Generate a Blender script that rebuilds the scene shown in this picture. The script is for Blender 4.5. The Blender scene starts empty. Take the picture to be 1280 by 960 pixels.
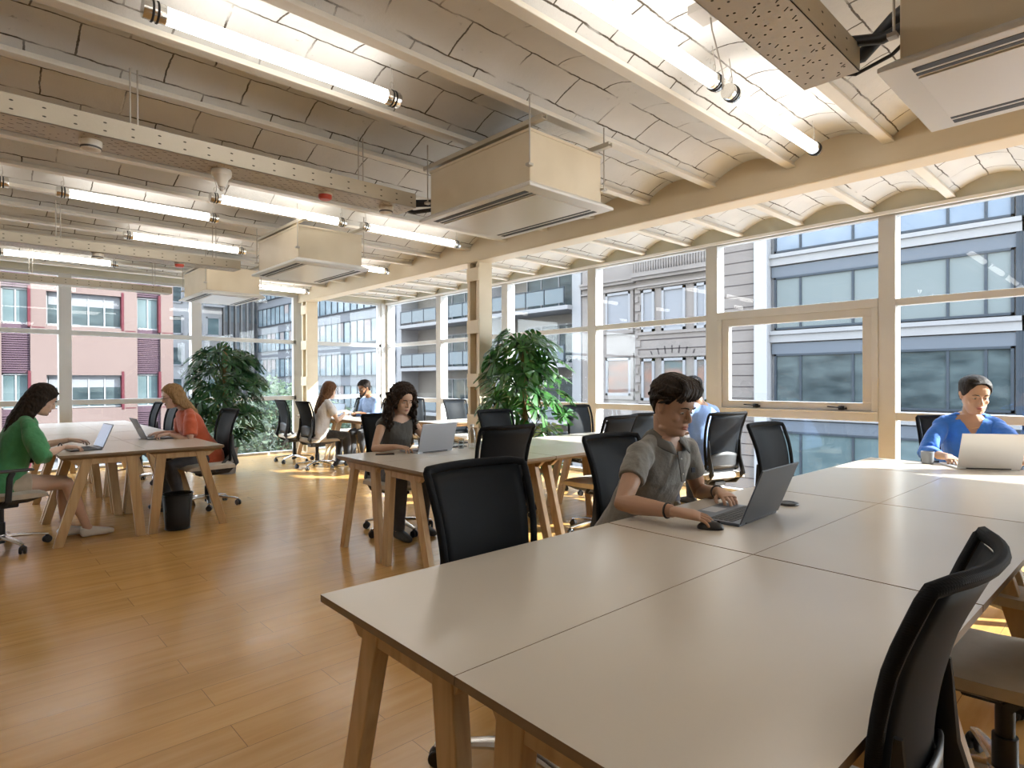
# young people working in a bright co-working room: vaulted ceiling, long desks, glazed walls
TUBE_E = 2.9
SUN_AZ, SUN_EL, SUN_S = -52., 28., 7.5
SKY_S, EXPO = 4.2, 1.74
import bpy, bmesh, math, random
from mathutils import Vector, Matrix, noise
import numpy as np
SC = bpy.context.scene
COL = SC.collection
PI = math.pi
R = math.radians

# ------------------------------------------------------------------ materials
MATS = {}
def mat(name, col=(.8,.8,.8), rough=.5, metal=0., spec=.5, alpha=1., emis=None, estr=0., coat=0., sheen=0., trans=0.):
    if name in MATS: return MATS[name]
    m = bpy.data.materials.new(name); m.use_nodes = True
    b = m.node_tree.nodes['Principled BSDF']
    b.inputs['Base Color'].default_value = (*col, 1)
    b.inputs['Roughness'].default_value = rough
    b.inputs['Metallic'].default_value = metal
    b.inputs['Specular IOR Level'].default_value = spec
    b.inputs['Alpha'].default_value = alpha
    b.inputs['Coat Weight'].default_value = coat
    b.inputs['Sheen Weight'].default_value = sheen
    b.inputs['Transmission Weight'].default_value = trans
    if emis:
        b.inputs['Emission Color'].default_value = (*emis, 1)
        b.inputs['Emission Strength'].default_value = estr
    MATS[name] = m
    return m
def nodes(m):
    nt = m.node_tree
    return nt, nt.nodes, nt.links, nt.nodes['Principled BSDF']
def nn(ns, t, **kw):
    n = ns.new(t)
    for k, v in kw.items():
        if k.startswith('i_'): n.inputs[k[2:].replace('_', ' ')].default_value = v
        else: setattr(n, k, v)
    return n
def ramp(ns, stops):
    r = ns.new('ShaderNodeValToRGB'); cr = r.color_ramp
    while len(cr.elements) > 1: cr.elements.remove(cr.elements[-1])
    cr.elements[0].position = stops[0][0]; cr.elements[0].color = (*stops[0][1], 1)
    for p, c in stops[1:]:
        e = cr.elements.new(p); e.color = (*c, 1)
    return r
def mottled(name, c1, c2, scale=(4,4,4), rough=.6, metal=0., bump=0., bscale=60., detail=4., spec=.5, sheen=0.):
    """a material whose colour wanders between two tones"""
    if name in MATS: return MATS[name]
    m = mat(name, c1, rough, metal, spec, sheen=sheen)
    nt, ns, L, b = nodes(m)
    tc = ns.new('ShaderNodeTexCoord'); mp = nn(ns, 'ShaderNodeMapping'); mp.inputs['Scale'].default_value = scale
    L.new(tc.outputs['Object'], mp.inputs['Vector'])
    nz = nn(ns, 'ShaderNodeTexNoise', i_Scale=1., i_Detail=detail); L.new(mp.outputs[0], nz.inputs['Vector'])
    r = ramp(ns, [(.3, c1), (.7, c2)]); L.new(nz.outputs['Fac'], r.inputs[0]); L.new(r.outputs[0], b.inputs['Base Color'])
    if bump:
        n2 = nn(ns, 'ShaderNodeTexNoise', i_Scale=bscale, i_Detail=3.); L.new(tc.outputs['Object'], n2.inputs['Vector'])
        bp = nn(ns, 'ShaderNodeBump', i_Strength=bump, i_Distance=.01); L.new(n2.outputs['Fac'], bp.inputs['Height']); L.new(bp.outputs[0], b.inputs['Normal'])
    return m

# ------------------------------------------------------------------ mesh builder
class MB:
    def __init__(s): s.v = []; s.f = []; s.m = []; s.uv = {}
    def add(s, vs, fs, mi=0):
        o = len(s.v); s.v += [tuple(v) for v in vs]
        for f in fs: s.f.append([i + o for i in f]); s.m.append(mi)
        return s
    def box(s, x0, x1, y0, y1, z0, z1, mi=0, M=None):
        vs = [Vector(p) for p in ((x0,y0,z0),(x1,y0,z0),(x1,y1,z0),(x0,y1,z0),(x0,y0,z1),(x1,y0,z1),(x1,y1,z1),(x0,y1,z1))]
        if M is not None: vs = [M @ v for v in vs]
        return s.add(vs, [(0,3,2,1),(4,5,6,7),(0,1,5,4),(1,2,6,5),(2,3,7,6),(3,0,4,7)], mi)
    def bar(s, p, q, w, h, up=(0,0,1), w2=None, h2=None, mi=0):
        """rectangular bar from p to q, w across, h along 'up'"""
        p = Vector(p); q = Vector(q); d = (q - p).normalized(); u = Vector(up)
        sd = d.cross(u).normalized(); u = sd.cross(d).normalized()
        w2 = w if w2 is None else w2; h2 = h if h2 is None else h2
        vs = []
        for c, a, b in ((p, w/2, h/2), (q, w2/2, h2/2)):
            for i, j in ((-1,-1),(1,-1),(1,1),(-1,1)): vs.append(c + sd*a*i + u*b*j)
        return s.add(vs, [(0,1,2,3)[::-1],(4,5,6,7),(0,1,5,4),(1,2,6,5),(2,3,7,6),(3,0,4,7)], mi)
    def loft(s, pts, rad, n=12, side=None, mi=0, cap=True, power=2., closed=False):
        """tube through pts; rad = list of r or (a along side, b along other)"""
        pts = [Vector(p) for p in pts]; k = len(pts); o = len(s.v); vs = []
        prev = None
        for i, p in enumerate(pts):
            if i == 0: d = pts[1] - p
            elif i == k-1: d = p - pts[-2]
            else: d = (pts[i+1] - p).normalized() + (p - pts[i-1]).normalized()
            d.normalize()
            sd = Vector(side) if side is not None else (prev if prev is not None else (Vector((0,0,1)) if abs(d.z) < .9 else Vector((1,0,0))))
            sd = sd - d * sd.dot(d)
            if sd.length < 1e-5: sd = d.orthogonal()
            sd.normalize(); ot = d.cross(sd); prev = sd
            r = rad[i] if isinstance(rad, (list, tuple)) and not isinstance(rad[0], (int, float)) or isinstance(rad, list) else rad
            a, b = (r, r) if isinstance(r, (int, float)) else r
            for j in range(n):
                t = 2*PI*j/n; c, e = math.cos(t), math.sin(t)
                if power != 2.:
                    c = math.copysign(abs(c)**(2/power), c); e = math.copysign(abs(e)**(2/power), e)
                vs.append(p + sd*a*c + ot*b*e)
        fs = []
        for i in range(k-1):
            for j in range(n): fs.append((i*n+j, i*n+(j+1)%n, (i+1)*n+(j+1)%n, (i+1)*n+j))
        if cap: fs.append(tuple(range(n))[::-1]); fs.append(tuple((k-1)*n+j for j in range(n)))
        return s.add(vs, fs, mi)
    def cyl(s, p, q, r, r2=None, n=16, mi=0): return s.loft([p, q], [r, r if r2 is None else r2], n, mi=mi)
    def ell(s, c, r, n=14, m=9, M=None, mi=0):
        c = Vector(c); r = (r,r,r) if isinstance(r, (int,float)) else r; vs = [Vector((0,0,-r[2]))]
        for i in range(1, m):
            t = PI*i/m - PI/2
            for j in range(n): a = 2*PI*j/n; vs.append(Vector((r[0]*math.cos(t)*math.cos(a), r[1]*math.cos(t)*math.sin(a), r[2]*math.sin(t))))
        vs.append(Vector((0,0,r[2])))
        if M is not None: vs = [M @ v for v in vs]
        vs = [v + c for v in vs]; fs = []
        for j in range(n): fs.append((0, 1+(j+1)%n, 1+j))
        for i in range(m-2):
            for j in range(n): a = 1+i*n; fs.append((a+j, a+(j+1)%n, a+n+(j+1)%n, a+n+j))
        a = 1+(m-2)*n
        for j in range(n): fs.append((a+j, a+(j+1)%n, len(vs)-1))
        return s.add(vs, fs, mi)
    def lathe(s, prof, c=(0,0,0), n=24, mi=0, M=None):
        """prof list of (r,z)"""
        c = Vector(c); vs = []; k = len(prof)
        for r, z in prof:
            for j in range(n): a = 2*PI*j/n; vs.append(Vector((r*math.cos(a), r*math.sin(a), z)))
        if M is not None: vs = [M @ v for v in vs]
        vs = [v + c for v in vs]; fs = []
        for i in range(k-1):
            for j in range(n): fs.append((i*n+j, i*n+(j+1)%n, (i+1)*n+(j+1)%n, (i+1)*n+j))
        if prof[0][0] > 1e-4: fs.append(tuple(range(n))[::-1])
        if prof[-1][0] > 1e-4: fs.append(tuple((k-1)*n+j for j in range(n)))
        return s.add(vs, fs, mi)
    def prism(s, poly, axis, a0, a1, mi=0):
        """poly of (u,v); axis 'x': (u,v)=(y,z); 'y': (x,z); 'z': (x,y)"""
        def P(u, v, a): return {'x': (a,u,v), 'y': (u,a,v), 'z': (u,v,a)}[axis]
        n = len(poly); vs = [P(u,v,a0) for u,v in poly] + [P(u,v,a1) for u,v in poly]
        fs = [tuple(range(n))[::-1], tuple(range(n, 2*n))] + [(i, (i+1)%n, n+(i+1)%n, n+i) for i in range(n)]
        return s.add(vs, fs, mi)
    def grid(s, fn, nu, nv, mi=0, wrap=False):
        o = len(s.v); vs = [fn(i/(nu-1), j/(nv-1)) for i in range(nu) for j in range(nv)]
        fs = [(i*nv+j, (i+1)*nv+j, (i+1)*nv+j+1, i*nv+j+1) for i in range(nu-1) for j in range(nv-1)]
        return s.add(vs, fs, mi)
    def xf(s, M):
        s.v = [tuple(M @ Vector(v)) for v in s.v]; return s
    def build(s, name, mats, parent=None, smooth=False, bevel=0., fixn=True, solid=0., sub=0, props=None):
        me = bpy.data.meshes.new(name); me.from_pydata(s.v, [], s.f); me.update()
        mats = mats if isinstance(mats, (list, tuple)) else [mats]
        for m in mats: me.materials.append(m)
        if len(mats) > 1: me.polygons.foreach_set('material_index', s.m)
        if fixn:
            bm = bmesh.new(); bm.from_mesh(me); bmesh.ops.recalc_face_normals(bm, faces=bm.faces); bm.to_mesh(me); bm.free()
        if smooth is True: me.polygons.foreach_set('use_smooth', [True]*len(me.polygons))
        elif smooth:
            me.polygons.foreach_set('use_smooth', [True]*len(me.polygons)); me.set_sharp_from_angle(angle=R(smooth))
        o = bpy.data.objects.new(name, me); COL.objects.link(o)
        if parent is not None: o.parent = parent
        if solid:
            md = o.modifiers.new('solid', 'SOLIDIFY'); md.thickness = solid; md.offset = 0
        if bevel:
            md = o.modifiers.new('bevel', 'BEVEL'); md.width = bevel; md.segments = 2; md.limit_method = 'ANGLE'; md.angle_limit = R(40)
        if sub:
            md = o.modifiers.new('sub', 'SUBSURF'); md.levels = sub; md.render_levels = sub
        if props:
            for k, v in props.items(): o[k] = v
        return o

def thing(name, label, cat, loc=(0,0,0), rz=0., group=None, rot=None):
    o = bpy.data.objects.new(name, None); o.empty_display_size = .1; COL.objects.link(o)
    o.location = loc; o.rotation_euler = rot if rot else (0,0,rz)
    return tag(o, label, cat, group)
def tag(o, label, cat, group=None, kind=None):
    o['label'] = label; o['category'] = cat
    if group: o['group'] = group
    if kind: o['kind'] = kind
    return o
def struct(o): o['kind'] = 'structure'; return o
def dup(root, loc=None, rz=None, label=None, group=None, rot=None):
    r = root.copy(); COL.objects.link(r)
    if loc is not None: r.location = loc
    if rz is not None: r.rotation_euler = (0,0,rz)
    if rot is not None: r.rotation_euler = rot
    if label: r['label'] = label
    if group: r['group'] = group
    for ch in list(root.children):
        c = ch.copy(); COL.objects.link(c); c.parent = r; c.matrix_parent_inverse = ch.matrix_parent_inverse.copy()
        for g in list(ch.children):
            d = g.copy(); COL.objects.link(d); d.parent = c; d.matrix_parent_inverse = g.matrix_parent_inverse.copy()
    return r

# ------------------------------------------------------------------ camera
CAMH = 1.34
def make_camera():
    f, yaw, pit, roll = 752., R(47.1), R(-.26), R(-.2)
    F = Vector((math.cos(yaw)*math.cos(pit), math.sin(yaw)*math.cos(pit), math.sin(pit)))
    Rt = Vector((math.sin(yaw), -math.cos(yaw), 0)); U = Rt.cross(F)
    R2 = Rt*math.cos(roll) + U*math.sin(roll); U2 = R2.cross(F)
    M = Matrix((R2, U2, -F)).transposed().to_4x4(); M.translation = (0, 0, CAMH)
    cd = bpy.data.cameras.new('camera'); cd.sensor_width = 36; cd.lens = f*36/1280; cd.clip_end = 500; cd.clip_start = .05
    c = bpy.data.objects.new('camera', cd); COL.objects.link(c); c.matrix_world = M; SC.camera = c
make_camera()
# ------------------------------------------------------------------ room dimensions
XW = 6.80          # inner face of the window wall on the right
YF = 11.28         # inner face of the far glazed wall
XL, YB = -3.0, -6.0
ZH = 3.02          # window head / joist underside
JS, J0 = .675, 1.31   # joist spacing and first joist
XB0, XB1, ZB = 4.87, 5.07, 2.87   # main beam

M_PAINT = mottled('cream_paint', (.62,.58,.50), (.68,.64,.56), (2,2,2), .55, bump=.15, bscale=25)
M_BEAM = mottled('beam_paint', (.62,.525,.37), (.68,.585,.43), (1.5,1.5,4), .5, bump=.12, bscale=18)
M_STEEL = mottled('tray_paint', (.44,.39,.30), (.50,.45,.35), (3,3,3), .45, bump=.05)
M_FRAME = mottled('window_frame_paint', (.46,.46,.45), (.52,.52,.51), (2,2,2), .45)
M_WHITE = mat('white_paint', (.80,.80,.78), .5)
M_WALL = mat('plaster', (.62,.58,.52), .8)

def ceiling_mat():
    m = mat('painted_vault_bricks', (.7,.62,.5), .7)
    nt, ns, L, b = nodes(m)
    uv = nn(ns, 'ShaderNodeUVMap', uv_map='arc')
    nz = nn(ns, 'ShaderNodeTexNoise', i_Scale=4.5, i_Detail=7., i_Roughness=.62); L.new(uv.outputs[0], nz.inputs['Vector'])
    sub = nn(ns, 'ShaderNodeVectorMath', operation='SUBTRACT'); sub.inputs[1].default_value = (.5,.5,.5); L.new(nz.outputs['Color'], sub.inputs[0])
    sc = nn(ns, 'ShaderNodeVectorMath', operation='SCALE'); sc.inputs['Scale'].default_value = .045; L.new(sub.outputs[0], sc.inputs[0])
    ad = nn(ns, 'ShaderNodeVectorMath', operation='ADD'); L.new(uv.outputs[0], ad.inputs[0]); L.new(sc.outputs[0], ad.inputs[1])
    br = nn(ns, 'ShaderNodeTexBrick', offset=.5, offset_frequency=2)
    br.inputs['Scale'].default_value = 1.; br.inputs['Mortar Size'].default_value = .0055; br.inputs['Mortar Smooth'].default_value = .35
    br.inputs['Brick Width'].default_value = .42; br.inputs['Row Height'].default_value = .228
    L.new(ad.outputs[0], br.inputs['Vector'])
    # cracks show only in places
    n2 = nn(ns, 'ShaderNodeTexNoise', i_Scale=3.1, i_Detail=4.); L.new(uv.outputs[0], n2.inputs['Vector'])
    r2 = ramp(ns, [(.36, (0,0,0)), (.52, (1,1,1))]); L.new(n2.outputs['Fac'], r2.inputs[0])
    mul = nn(ns, 'ShaderNodeMath', operation='MULTIPLY'); L.new(br.outputs['Fac'], mul.inputs[0]); L.new(r2.outputs[0], mul.inputs[1])
    # chipped, flaking pits
    n3 = nn(ns, 'ShaderNodeTexNoise', i_Scale=26., i_Detail=6., i_Roughness=.7); L.new(uv.outputs[0], n3.inputs['Vector'])
    n4 = nn(ns, 'ShaderNodeTexNoise', i_Scale=1.7, i_Detail=3.); L.new(ad.outputs[0], n4.inputs['Vector'])
    r4 = ramp(ns, [(.5, (0,0,0)), (.68, (1,1,1))]); L.new(n4.outputs['Fac'], r4.inputs[0])
    r3 = ramp(ns, [(.62, (0,0,0)), (.68, (1,1,1))]); L.new(n3.outputs['Fac'], r3.inputs[0])
    m34 = nn(ns, 'ShaderNodeMath', operation='MULTIPLY'); L.new(r3.outputs[0], m34.inputs[0]); L.new(r4.outputs[0], m34.inputs[1])
    half = nn(ns, 'ShaderNodeMath', operation='MULTIPLY'); half.inputs[1].default_value = .45; L.new(m34.outputs[0], half.inputs[0])
    mx = nn(ns, 'ShaderNodeMath', operation='MAXIMUM'); L.new(mul.outputs[0], mx.inputs[0]); L.new(half.outputs[0], mx.inputs[1])
    tone = nn(ns, 'ShaderNodeTexNoise', i_Scale=1.2, i_Detail=5.); L.new(uv.outputs[0], tone.inputs['Vector'])
    rt = ramp(ns, [(.3, (.54,.54,.52)), (.7, (.70,.70,.68))]); L.new(tone.outputs['Fac'], rt.inputs[0])
    mix = nn(ns, 'ShaderNodeMix', data_type='RGBA'); mix.inputs['B'].default_value = (.085,.07,.05,1)
    L.new(mx.outputs[0], mix.inputs['Factor']); L.new(rt.outputs[0], mix.inputs['A']); L.new(mix.outputs['Result'], b.inputs['Base Color'])
    bp = nn(ns, 'ShaderNodeBump', i_Strength=.7, i_Distance=.025); bp.invert = True
    n5 = nn(ns, 'ShaderNodeTexNoise', i_Scale=9., i_Detail=8., i_Roughness=.7); L.new(uv.outputs[0], n5.inputs['Vector'])
    a5 = nn(ns, 'ShaderNodeMath', operation='MULTIPLY_ADD'); a5.inputs[1].default_value = .35; L.new(n5.outputs['Fac'], a5.inputs[0]); L.new(mx.outputs[0], a5.inputs[2])
    L.new(a5.outputs[0], bp.inputs['Height']); L.new(bp.outputs[0], b.inputs['Normal'])
    return m
M_VAULT = ceiling_mat()

def floor_mat():
    m = mat('oak_planks', (.45,.27,.13), .3, spec=.75)
    nt, ns, L, b = nodes(m)
    tc = ns.new('ShaderNodeTexCoord'); mp = nn(ns, 'ShaderNodeMapping'); mp.inputs['Rotation'].default_value = (0,0,0)
    L.new(tc.outputs['Object'], mp.inputs['Vector'])
    br = nn(ns, 'ShaderNodeTexBrick', offset=.37, offset_frequency=2)
    for k, v in (('Scale',1.),('Mortar Size',.0015),('Mortar Smooth',.1),('Brick Width',1.25),('Row Height',.19)): br.inputs[k].default_value = v
    br.inputs['Color1'].default_value = (.0,.0,.0,1); br.inputs['Color2'].default_value = (1,1,1,1); br.inputs['Mortar'].default_value = (.5,.5,.5,1)
    L.new(mp.outputs[0], br.inputs['Vector'])
    m2 = nn(ns, 'ShaderNodeMapping'); m2.inputs['Scale'].default_value = (.9, 9, 1); L.new(tc.outputs['Object'], m2.inputs['Vector'])
    off = nn(ns, 'ShaderNodeVectorMath', operation='MULTIPLY_ADD'); off.inputs[1].default_value = (7,3,0)
    L.new(br.outputs['Color'], off.inputs[0]); L.new(m2.outputs[0], off.inputs[2])
    gr = nn(ns, 'ShaderNodeTexNoise', i_Scale=1.6, i_Detail=6., i_Roughness=.6, i_Distortion=.25); L.new(off.outputs[0], gr.inputs['Vector'])
    rg = ramp(ns, [(.25, (.52,.285,.088)), (.5, (.61,.35,.115)), (.75, (.67,.41,.155))]); L.new(gr.outputs['Fac'], rg.inputs[0])
    pl = nn(ns, 'ShaderNodeMix', data_type='RGBA', blend_type='MULTIPLY'); pl.inputs['Factor'].default_value = .9
    rp = ramp(ns, [(0, (.93,.92,.91)), (1, (1.03,1.02,1.01))]); L.new(br.outputs['Color'], rp.inputs[0])
    L.new(rg.outputs[0], pl.inputs['A']); L.new(rp.outputs[0], pl.inputs['B'])
    mx = nn(ns, 'ShaderNodeMix', data_type='RGBA'); mx.inputs['B'].default_value = (.27,.15,.06,1)
    L.new(br.outputs['Fac'], mx.inputs['Factor']); L.new(pl.outputs['Result'], mx.inputs['A']); L.new(mx.outputs['Result'], b.inputs['Base Color'])
    rr = ramp(ns, [(.3, (.17,)*3), (.7, (.25,)*3)]); L.new(gr.outputs['Fac'], rr.inputs[0]); L.new(rr.outputs[0], b.inputs['Roughness'])
    bp = nn(ns, 'ShaderNodeBump', i_Strength=.05, i_Distance=.003); L.new(gr.outputs['Fac'], bp.inputs['Height']); L.new(bp.outputs[0], b.inputs['Normal'])
    return m
M_FLOOR = floor_mat()

def glass_mat():
    m = bpy.data.materials.new('window_glass'); m.use_nodes = True
    nt = m.node_tree; ns = nt.nodes; L = nt.links; ns.clear()
    out = ns.new('ShaderNodeOutputMaterial'); mix = ns.new('ShaderNodeMixShader')
    tr = ns.new('ShaderNodeBsdfTransparent'); tr.inputs[0].default_value = (.93,.96,.96,1)
    gl = ns.new('ShaderNodeBsdfGlossy'); gl.inputs['Roughness'].default_value = 0.
    lw = ns.new('ShaderNodeLayerWeight'); pw = nn(ns, 'ShaderNodeMath', operation='POWER'); pw.inputs[1].default_value = 5.; L.new(lw.outputs['Facing'], pw.inputs[0])
    fr = nn(ns, 'ShaderNodeMath', operation='MULTIPLY_ADD'); fr.inputs[1].default_value = .42; fr.inputs[2].default_value = .022; L.new(pw.outputs[0], fr.inputs[0])
    L.new(fr.outputs[0], mix.inputs[0]); L.new(tr.outputs[0], mix.inputs[1]); L.new(gl.outputs[0], mix.inputs[2]); L.new(mix.outputs[0], out.inputs[0])
    MATS['window_glass'] = m; return m
M_GLASS = glass_mat()

# floor
fl = MB(); fl.box(XL-.2, XW+.22, YB-.2, YF+.22, -.25, 0); struct(fl.build('floor', M_FLOOR))
# plain walls behind and to the left of the view
w = MB(); w.box(XL-.2, XL, YB, YF+.2, 0, 3.4); struct(w.build('wall_left', M_WALL))
w = MB(); w.box(XL-.2, XW+.2, YB-.2, YB, 0, 3.4); struct(w.build('wall_back', M_WALL))

# vaulted ceiling: barrel vaults spring from joists that run along X
ZS = ZH + .022     # springing
RISE = .13
joists_y = [J0 + JS*k for k in range(-11, 15)]
def vault_z(t): return ZS + RISE*math.sin(PI*t)**.9
cm = MB(); uvs = []
NU, NV = 2, 15
xa, xb = XL, XW
for k in range(len(joists_y)-1):
    y0, y1 = joists_y[k], joists_y[k+1]
    vs = []; arc = 0; row = []
    for j in range(NV):
        t = j/(NV-1); y = y0 + (y1-y0)*t; z = vault_z(t) if 0 < t < 1 else ZS
        row.append((y, z)); 
    for (y, z) in row: vs.append((xa, y, z))
    for (y, z) in row: vs.append((xb, y, z))
    o = len(cm.v)
    cm.add(vs, [(j, j+1, NV+j+1, NV+j) for j in range(NV-1)])
    a = 0; arcs = [0]
    for j in range(1, NV): a += math.dist(row[j], row[j-1]); arcs.append(a)
    for j in range(NV-1):
        off = k*.228*3 + .03
        uvs += [(xa+k*.31, arcs[j]+off), (xa+k*.31, arcs[j+1]+off), (xb+k*.31, arcs[j+1]+off), (xb+k*.31, arcs[j]+off)]
co = cm.build('ceiling', M_VAULT, smooth=40, fixn=False)
ul = co.data.uv_layers.new(name='arc')
ul.data.foreach_set('uv', [c for u in uvs for c in u])
co.data.flip_normals() if co.data.polygons[0].normal.z > 0 else None
struct(co)
top = MB(); top.box(XL-.2, XW+.25, YB-.2, YF+.25, ZS+RISE+.02, ZS+RISE+.25); top.build('ceiling_slab', M_WALL, co)
for y in joists_y:
    j = MB()
    if y < YF-.05 and y > YB:
        j.box(XL, XW, y-.037, y+.037, ZH, ZH+.014); j.box(XL, XW, y-.014, y+.014, ZH+.014, ZS+.03)
        j.box(XL, XW, y-.030, y+.030, ZH+.014, ZS+.012)
        j.build('joist', M_PAINT, co, bevel=.004)
# lunettes closing each vault over the two glazed walls, and the head lining
hd = MB(); hd.box(XW-.03, XW+.22, YB, YF+.2, ZH-.02, ZS+RISE+.05)
hd.box(XL, XW, YF-.02, YF+.2, ZH-.02, ZS+RISE+.05)
struct(hd.build('trim_1', mottled('head_paint', (.47,.455,.36), (.53,.515,.42), (3,3,3), .6)))
ed = MB(); ed.box(XW-.05, XW-.03, YB, YF, ZH-.045, ZH-.012); struct(ed.build('trim_2', M_WHITE))
# main beam along the window side, on columns
bm_ = MB(); bm_.box(XB0, XB1, YB, YF, ZB, ZS+RISE+.03)
bm_.box(XB0-.015, XB1+.015, YB, YF, ZB-.012, ZB+.012)
struct(bm_.build('trim_3', M_BEAM, bevel=.012))
def column(y0, y1, n):
    c = MB()
    # two rolled channels joined by battens: open ladder face towards the room
    c.box(XB0+.015, XB1+.03, y0, y0+.055, 0, ZB); c.box(XB0+.015, XB1+.03, y1-.055, y1, 0, ZB)
    c.box(XB0+.11, XB1+.0, y0+.05, y1-.05, 0, ZB)
    z = .25
    for z in (.2, .75, 1.27, 1.95, 2.62):
        c.box(XB0, XB0+.016, y0+.002, y1-.002, z, z+.17)
    c.box(XB0-.01, XB1+.04, y0-.01, y1+.01, 0, .02)
    return struct(c.build('column', M_BEAM, bevel=.006))
column(5.86, 6.10, 1); column(10.92, 11.16, 2); column(-1.6, -1.36, 3)
# ------------------------------------------------------------------ glazing, window wall (right)
GR = {'n': 0}
ZT0, ZT1 = 2.07, 2.14    # transom
ZR0, ZR1 = .94, 1.02     # rail
mull_y = [1.845 + 1.885*k for k in range(-4, 6)]
MW = .15; MD = .17
def mullion(x0, x1, y0, y1):
    m = MB(); m.box(x0, x1, y0, y1, 0, ZH-.02); GR['n'] += 1
    return m
mu = [mullion(XW, XW+MD, y-MW/2, y+MW/2) for y in mull_y]
for k, m in enumerate(mu): struct(m.build('trim_%d' % (4+k), M_FRAME, bevel=.004))
win_i = 1
def handle(parent, x, y, z):
    h = MB(); h.box(x-.012, x, y-.03, y+.03, z-.02, z+.02); h.bar((x-.03, y, z+.004), (x-.03, y+.13, z+.012), .014, .014); h.cyl((x, y, z), (x-.035, y, z), .01)
    h.box(x-.02, x, y-.055, y-.03, z-.014, z+.006)
    h.build('handle', mat('black_metal', (.012,.012,.013), .35, .6), parent, bevel=.003)
for k in range(len(mull_y)-1):
    y0, y1 = mull_y[k]+MW/2, mull_y[k+1]-MW/2
    wf = MB(); xg = XW+.05
    if k == 4:    # opening sash bay
        wf.box(XW-.01, XW+.09, y0, y1, 2.07, 2.16)
        wf.box(XW-.01, XW+.09, y0, y1, .92, 1.02)
        wf.box(XW-.01, XW+.09, y0, y0+.06, 1.02, 2.07); wf.box(XW-.01, XW+.09, y1-.06, y1, 1.02, 2.07)
        wf.box(XW-.02, XW+.02, y0, y1, 1.005, 1.02)
    else:
        wf.box(XW, XW+.09, y0, y1, ZT0, ZT1); wf.box(XW, XW+.09, y0, y1, ZR0, ZR1)
    wf.box(XW, XW+.09, y0, y1, 0, .05); wf.box(XW, XW+.09, y0, y1, ZH-.06, ZH-.02)
    f = struct(wf.build('window_%d' % win_i, M_FRAME, bevel=.004)); win_i += 1
    for a, b in ((.05, ZR0 if k != 4 else .92), (ZR1, ZT0), (ZT1 if k != 4 else 2.16, ZH-.06)):
        if k == 4 and a == ZR1:
            s = MB(); q0, q1, z0, z1 = y0+.06, y1-.06, 1.02, 2.07; t = .085
            s.box(xg-.045, xg+.03, q0, q1, z0, z0+t); s.box(xg-.045, xg+.03, q0, q1, z1-t, z1)
            s.box(xg-.045, xg+.03, q0, q0+t, z0+t, z1-t); s.box(xg-.045, xg+.03, q1-t, q1, z0+t, z1-t)
            so = s.build('sash', mottled('sash_paint', (.46,.445,.42), (.51,.495,.47), (2,2,2), .45), f, bevel=.004)
            p = MB(); p.box(xg, xg+.004, q0+t, q1-t, z0+t, z1-t); p.build('pane', M_GLASS, f)
            handle(f, XW-.005, q0+.28, z0+.03); handle(f, XW-.005, q1-.42, z0+.03)
        else:
            p = MB(); p.box(xg, xg+.004, y0, y1, a, b); p.build('pane', M_GLASS, f)
# ------------------------------------------------------------------ glazing, far wall
mull_x = [1.25 + 1.83*k for k in (-2,-1,0,1,2,3)]
for k, x in enumerate(mull_x):
    ww = .16 if k < 5 else .12
    m = MB(); xx = x if k < 5 else XW-.02
    m.box(xx-ww/2, xx+ww/2, YF, YF+MD, 0, ZH-.02); struct(m.build('trim_%d' % (30+k), M_FRAME, bevel=.004))
m = MB(); m.box(XW-.12, XW+.17, YF-.02, YF+.2, 0, ZH-.02); struct(m.build('trim_40', M_FRAME, bevel=.004))
xs = mull_x[:5] + [XW-.02]
for k in range(5):
    x0, x1 = xs[k]+.08, xs[k+1]-(.08 if k < 4 else .1)
    wf = MB()
    wf.box(x0, x1, YF, YF+.09, ZT0, ZT1); wf.box(x0, x1, YF, YF+.09, ZR0+.06, ZR1+.06)
    wf.box(x0, x1, YF, YF+.09, 0, .04); wf.box(x0, x1, YF, YF+.09, ZH-.06, ZH-.02)
    if k >= 3:
        wf.box(x1-.05, x1, YF, YF+.09, .04, ZH-.06)
    f = struct(wf.build('window_%d' % win_i, M_FRAME, bevel=.004)); win_i += 1
    for a, b in ((.04, ZR0+.06), (ZR1+.06, ZT0), (ZT1, ZH-.06)):
        p = MB(); p.box(x0, x1, YF+.045, YF+.049, a, b); p.build('pane', M_GLASS, f)
p = MB(); p.box(XL, mull_x[0], YF, YF+.2, 0, ZH+.2); struct(p.build('wall_far', M_WALL))
p = MB(); p.box(XW, XW+.2, YB, mull_y[0]-MW/2, 0, ZH+.2); struct(p.build('wall_right', M_WALL))
p = MB(); p.box(XW+.09, XW+MD, mull_y[-1]+.075, YF, 0, .02)
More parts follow.
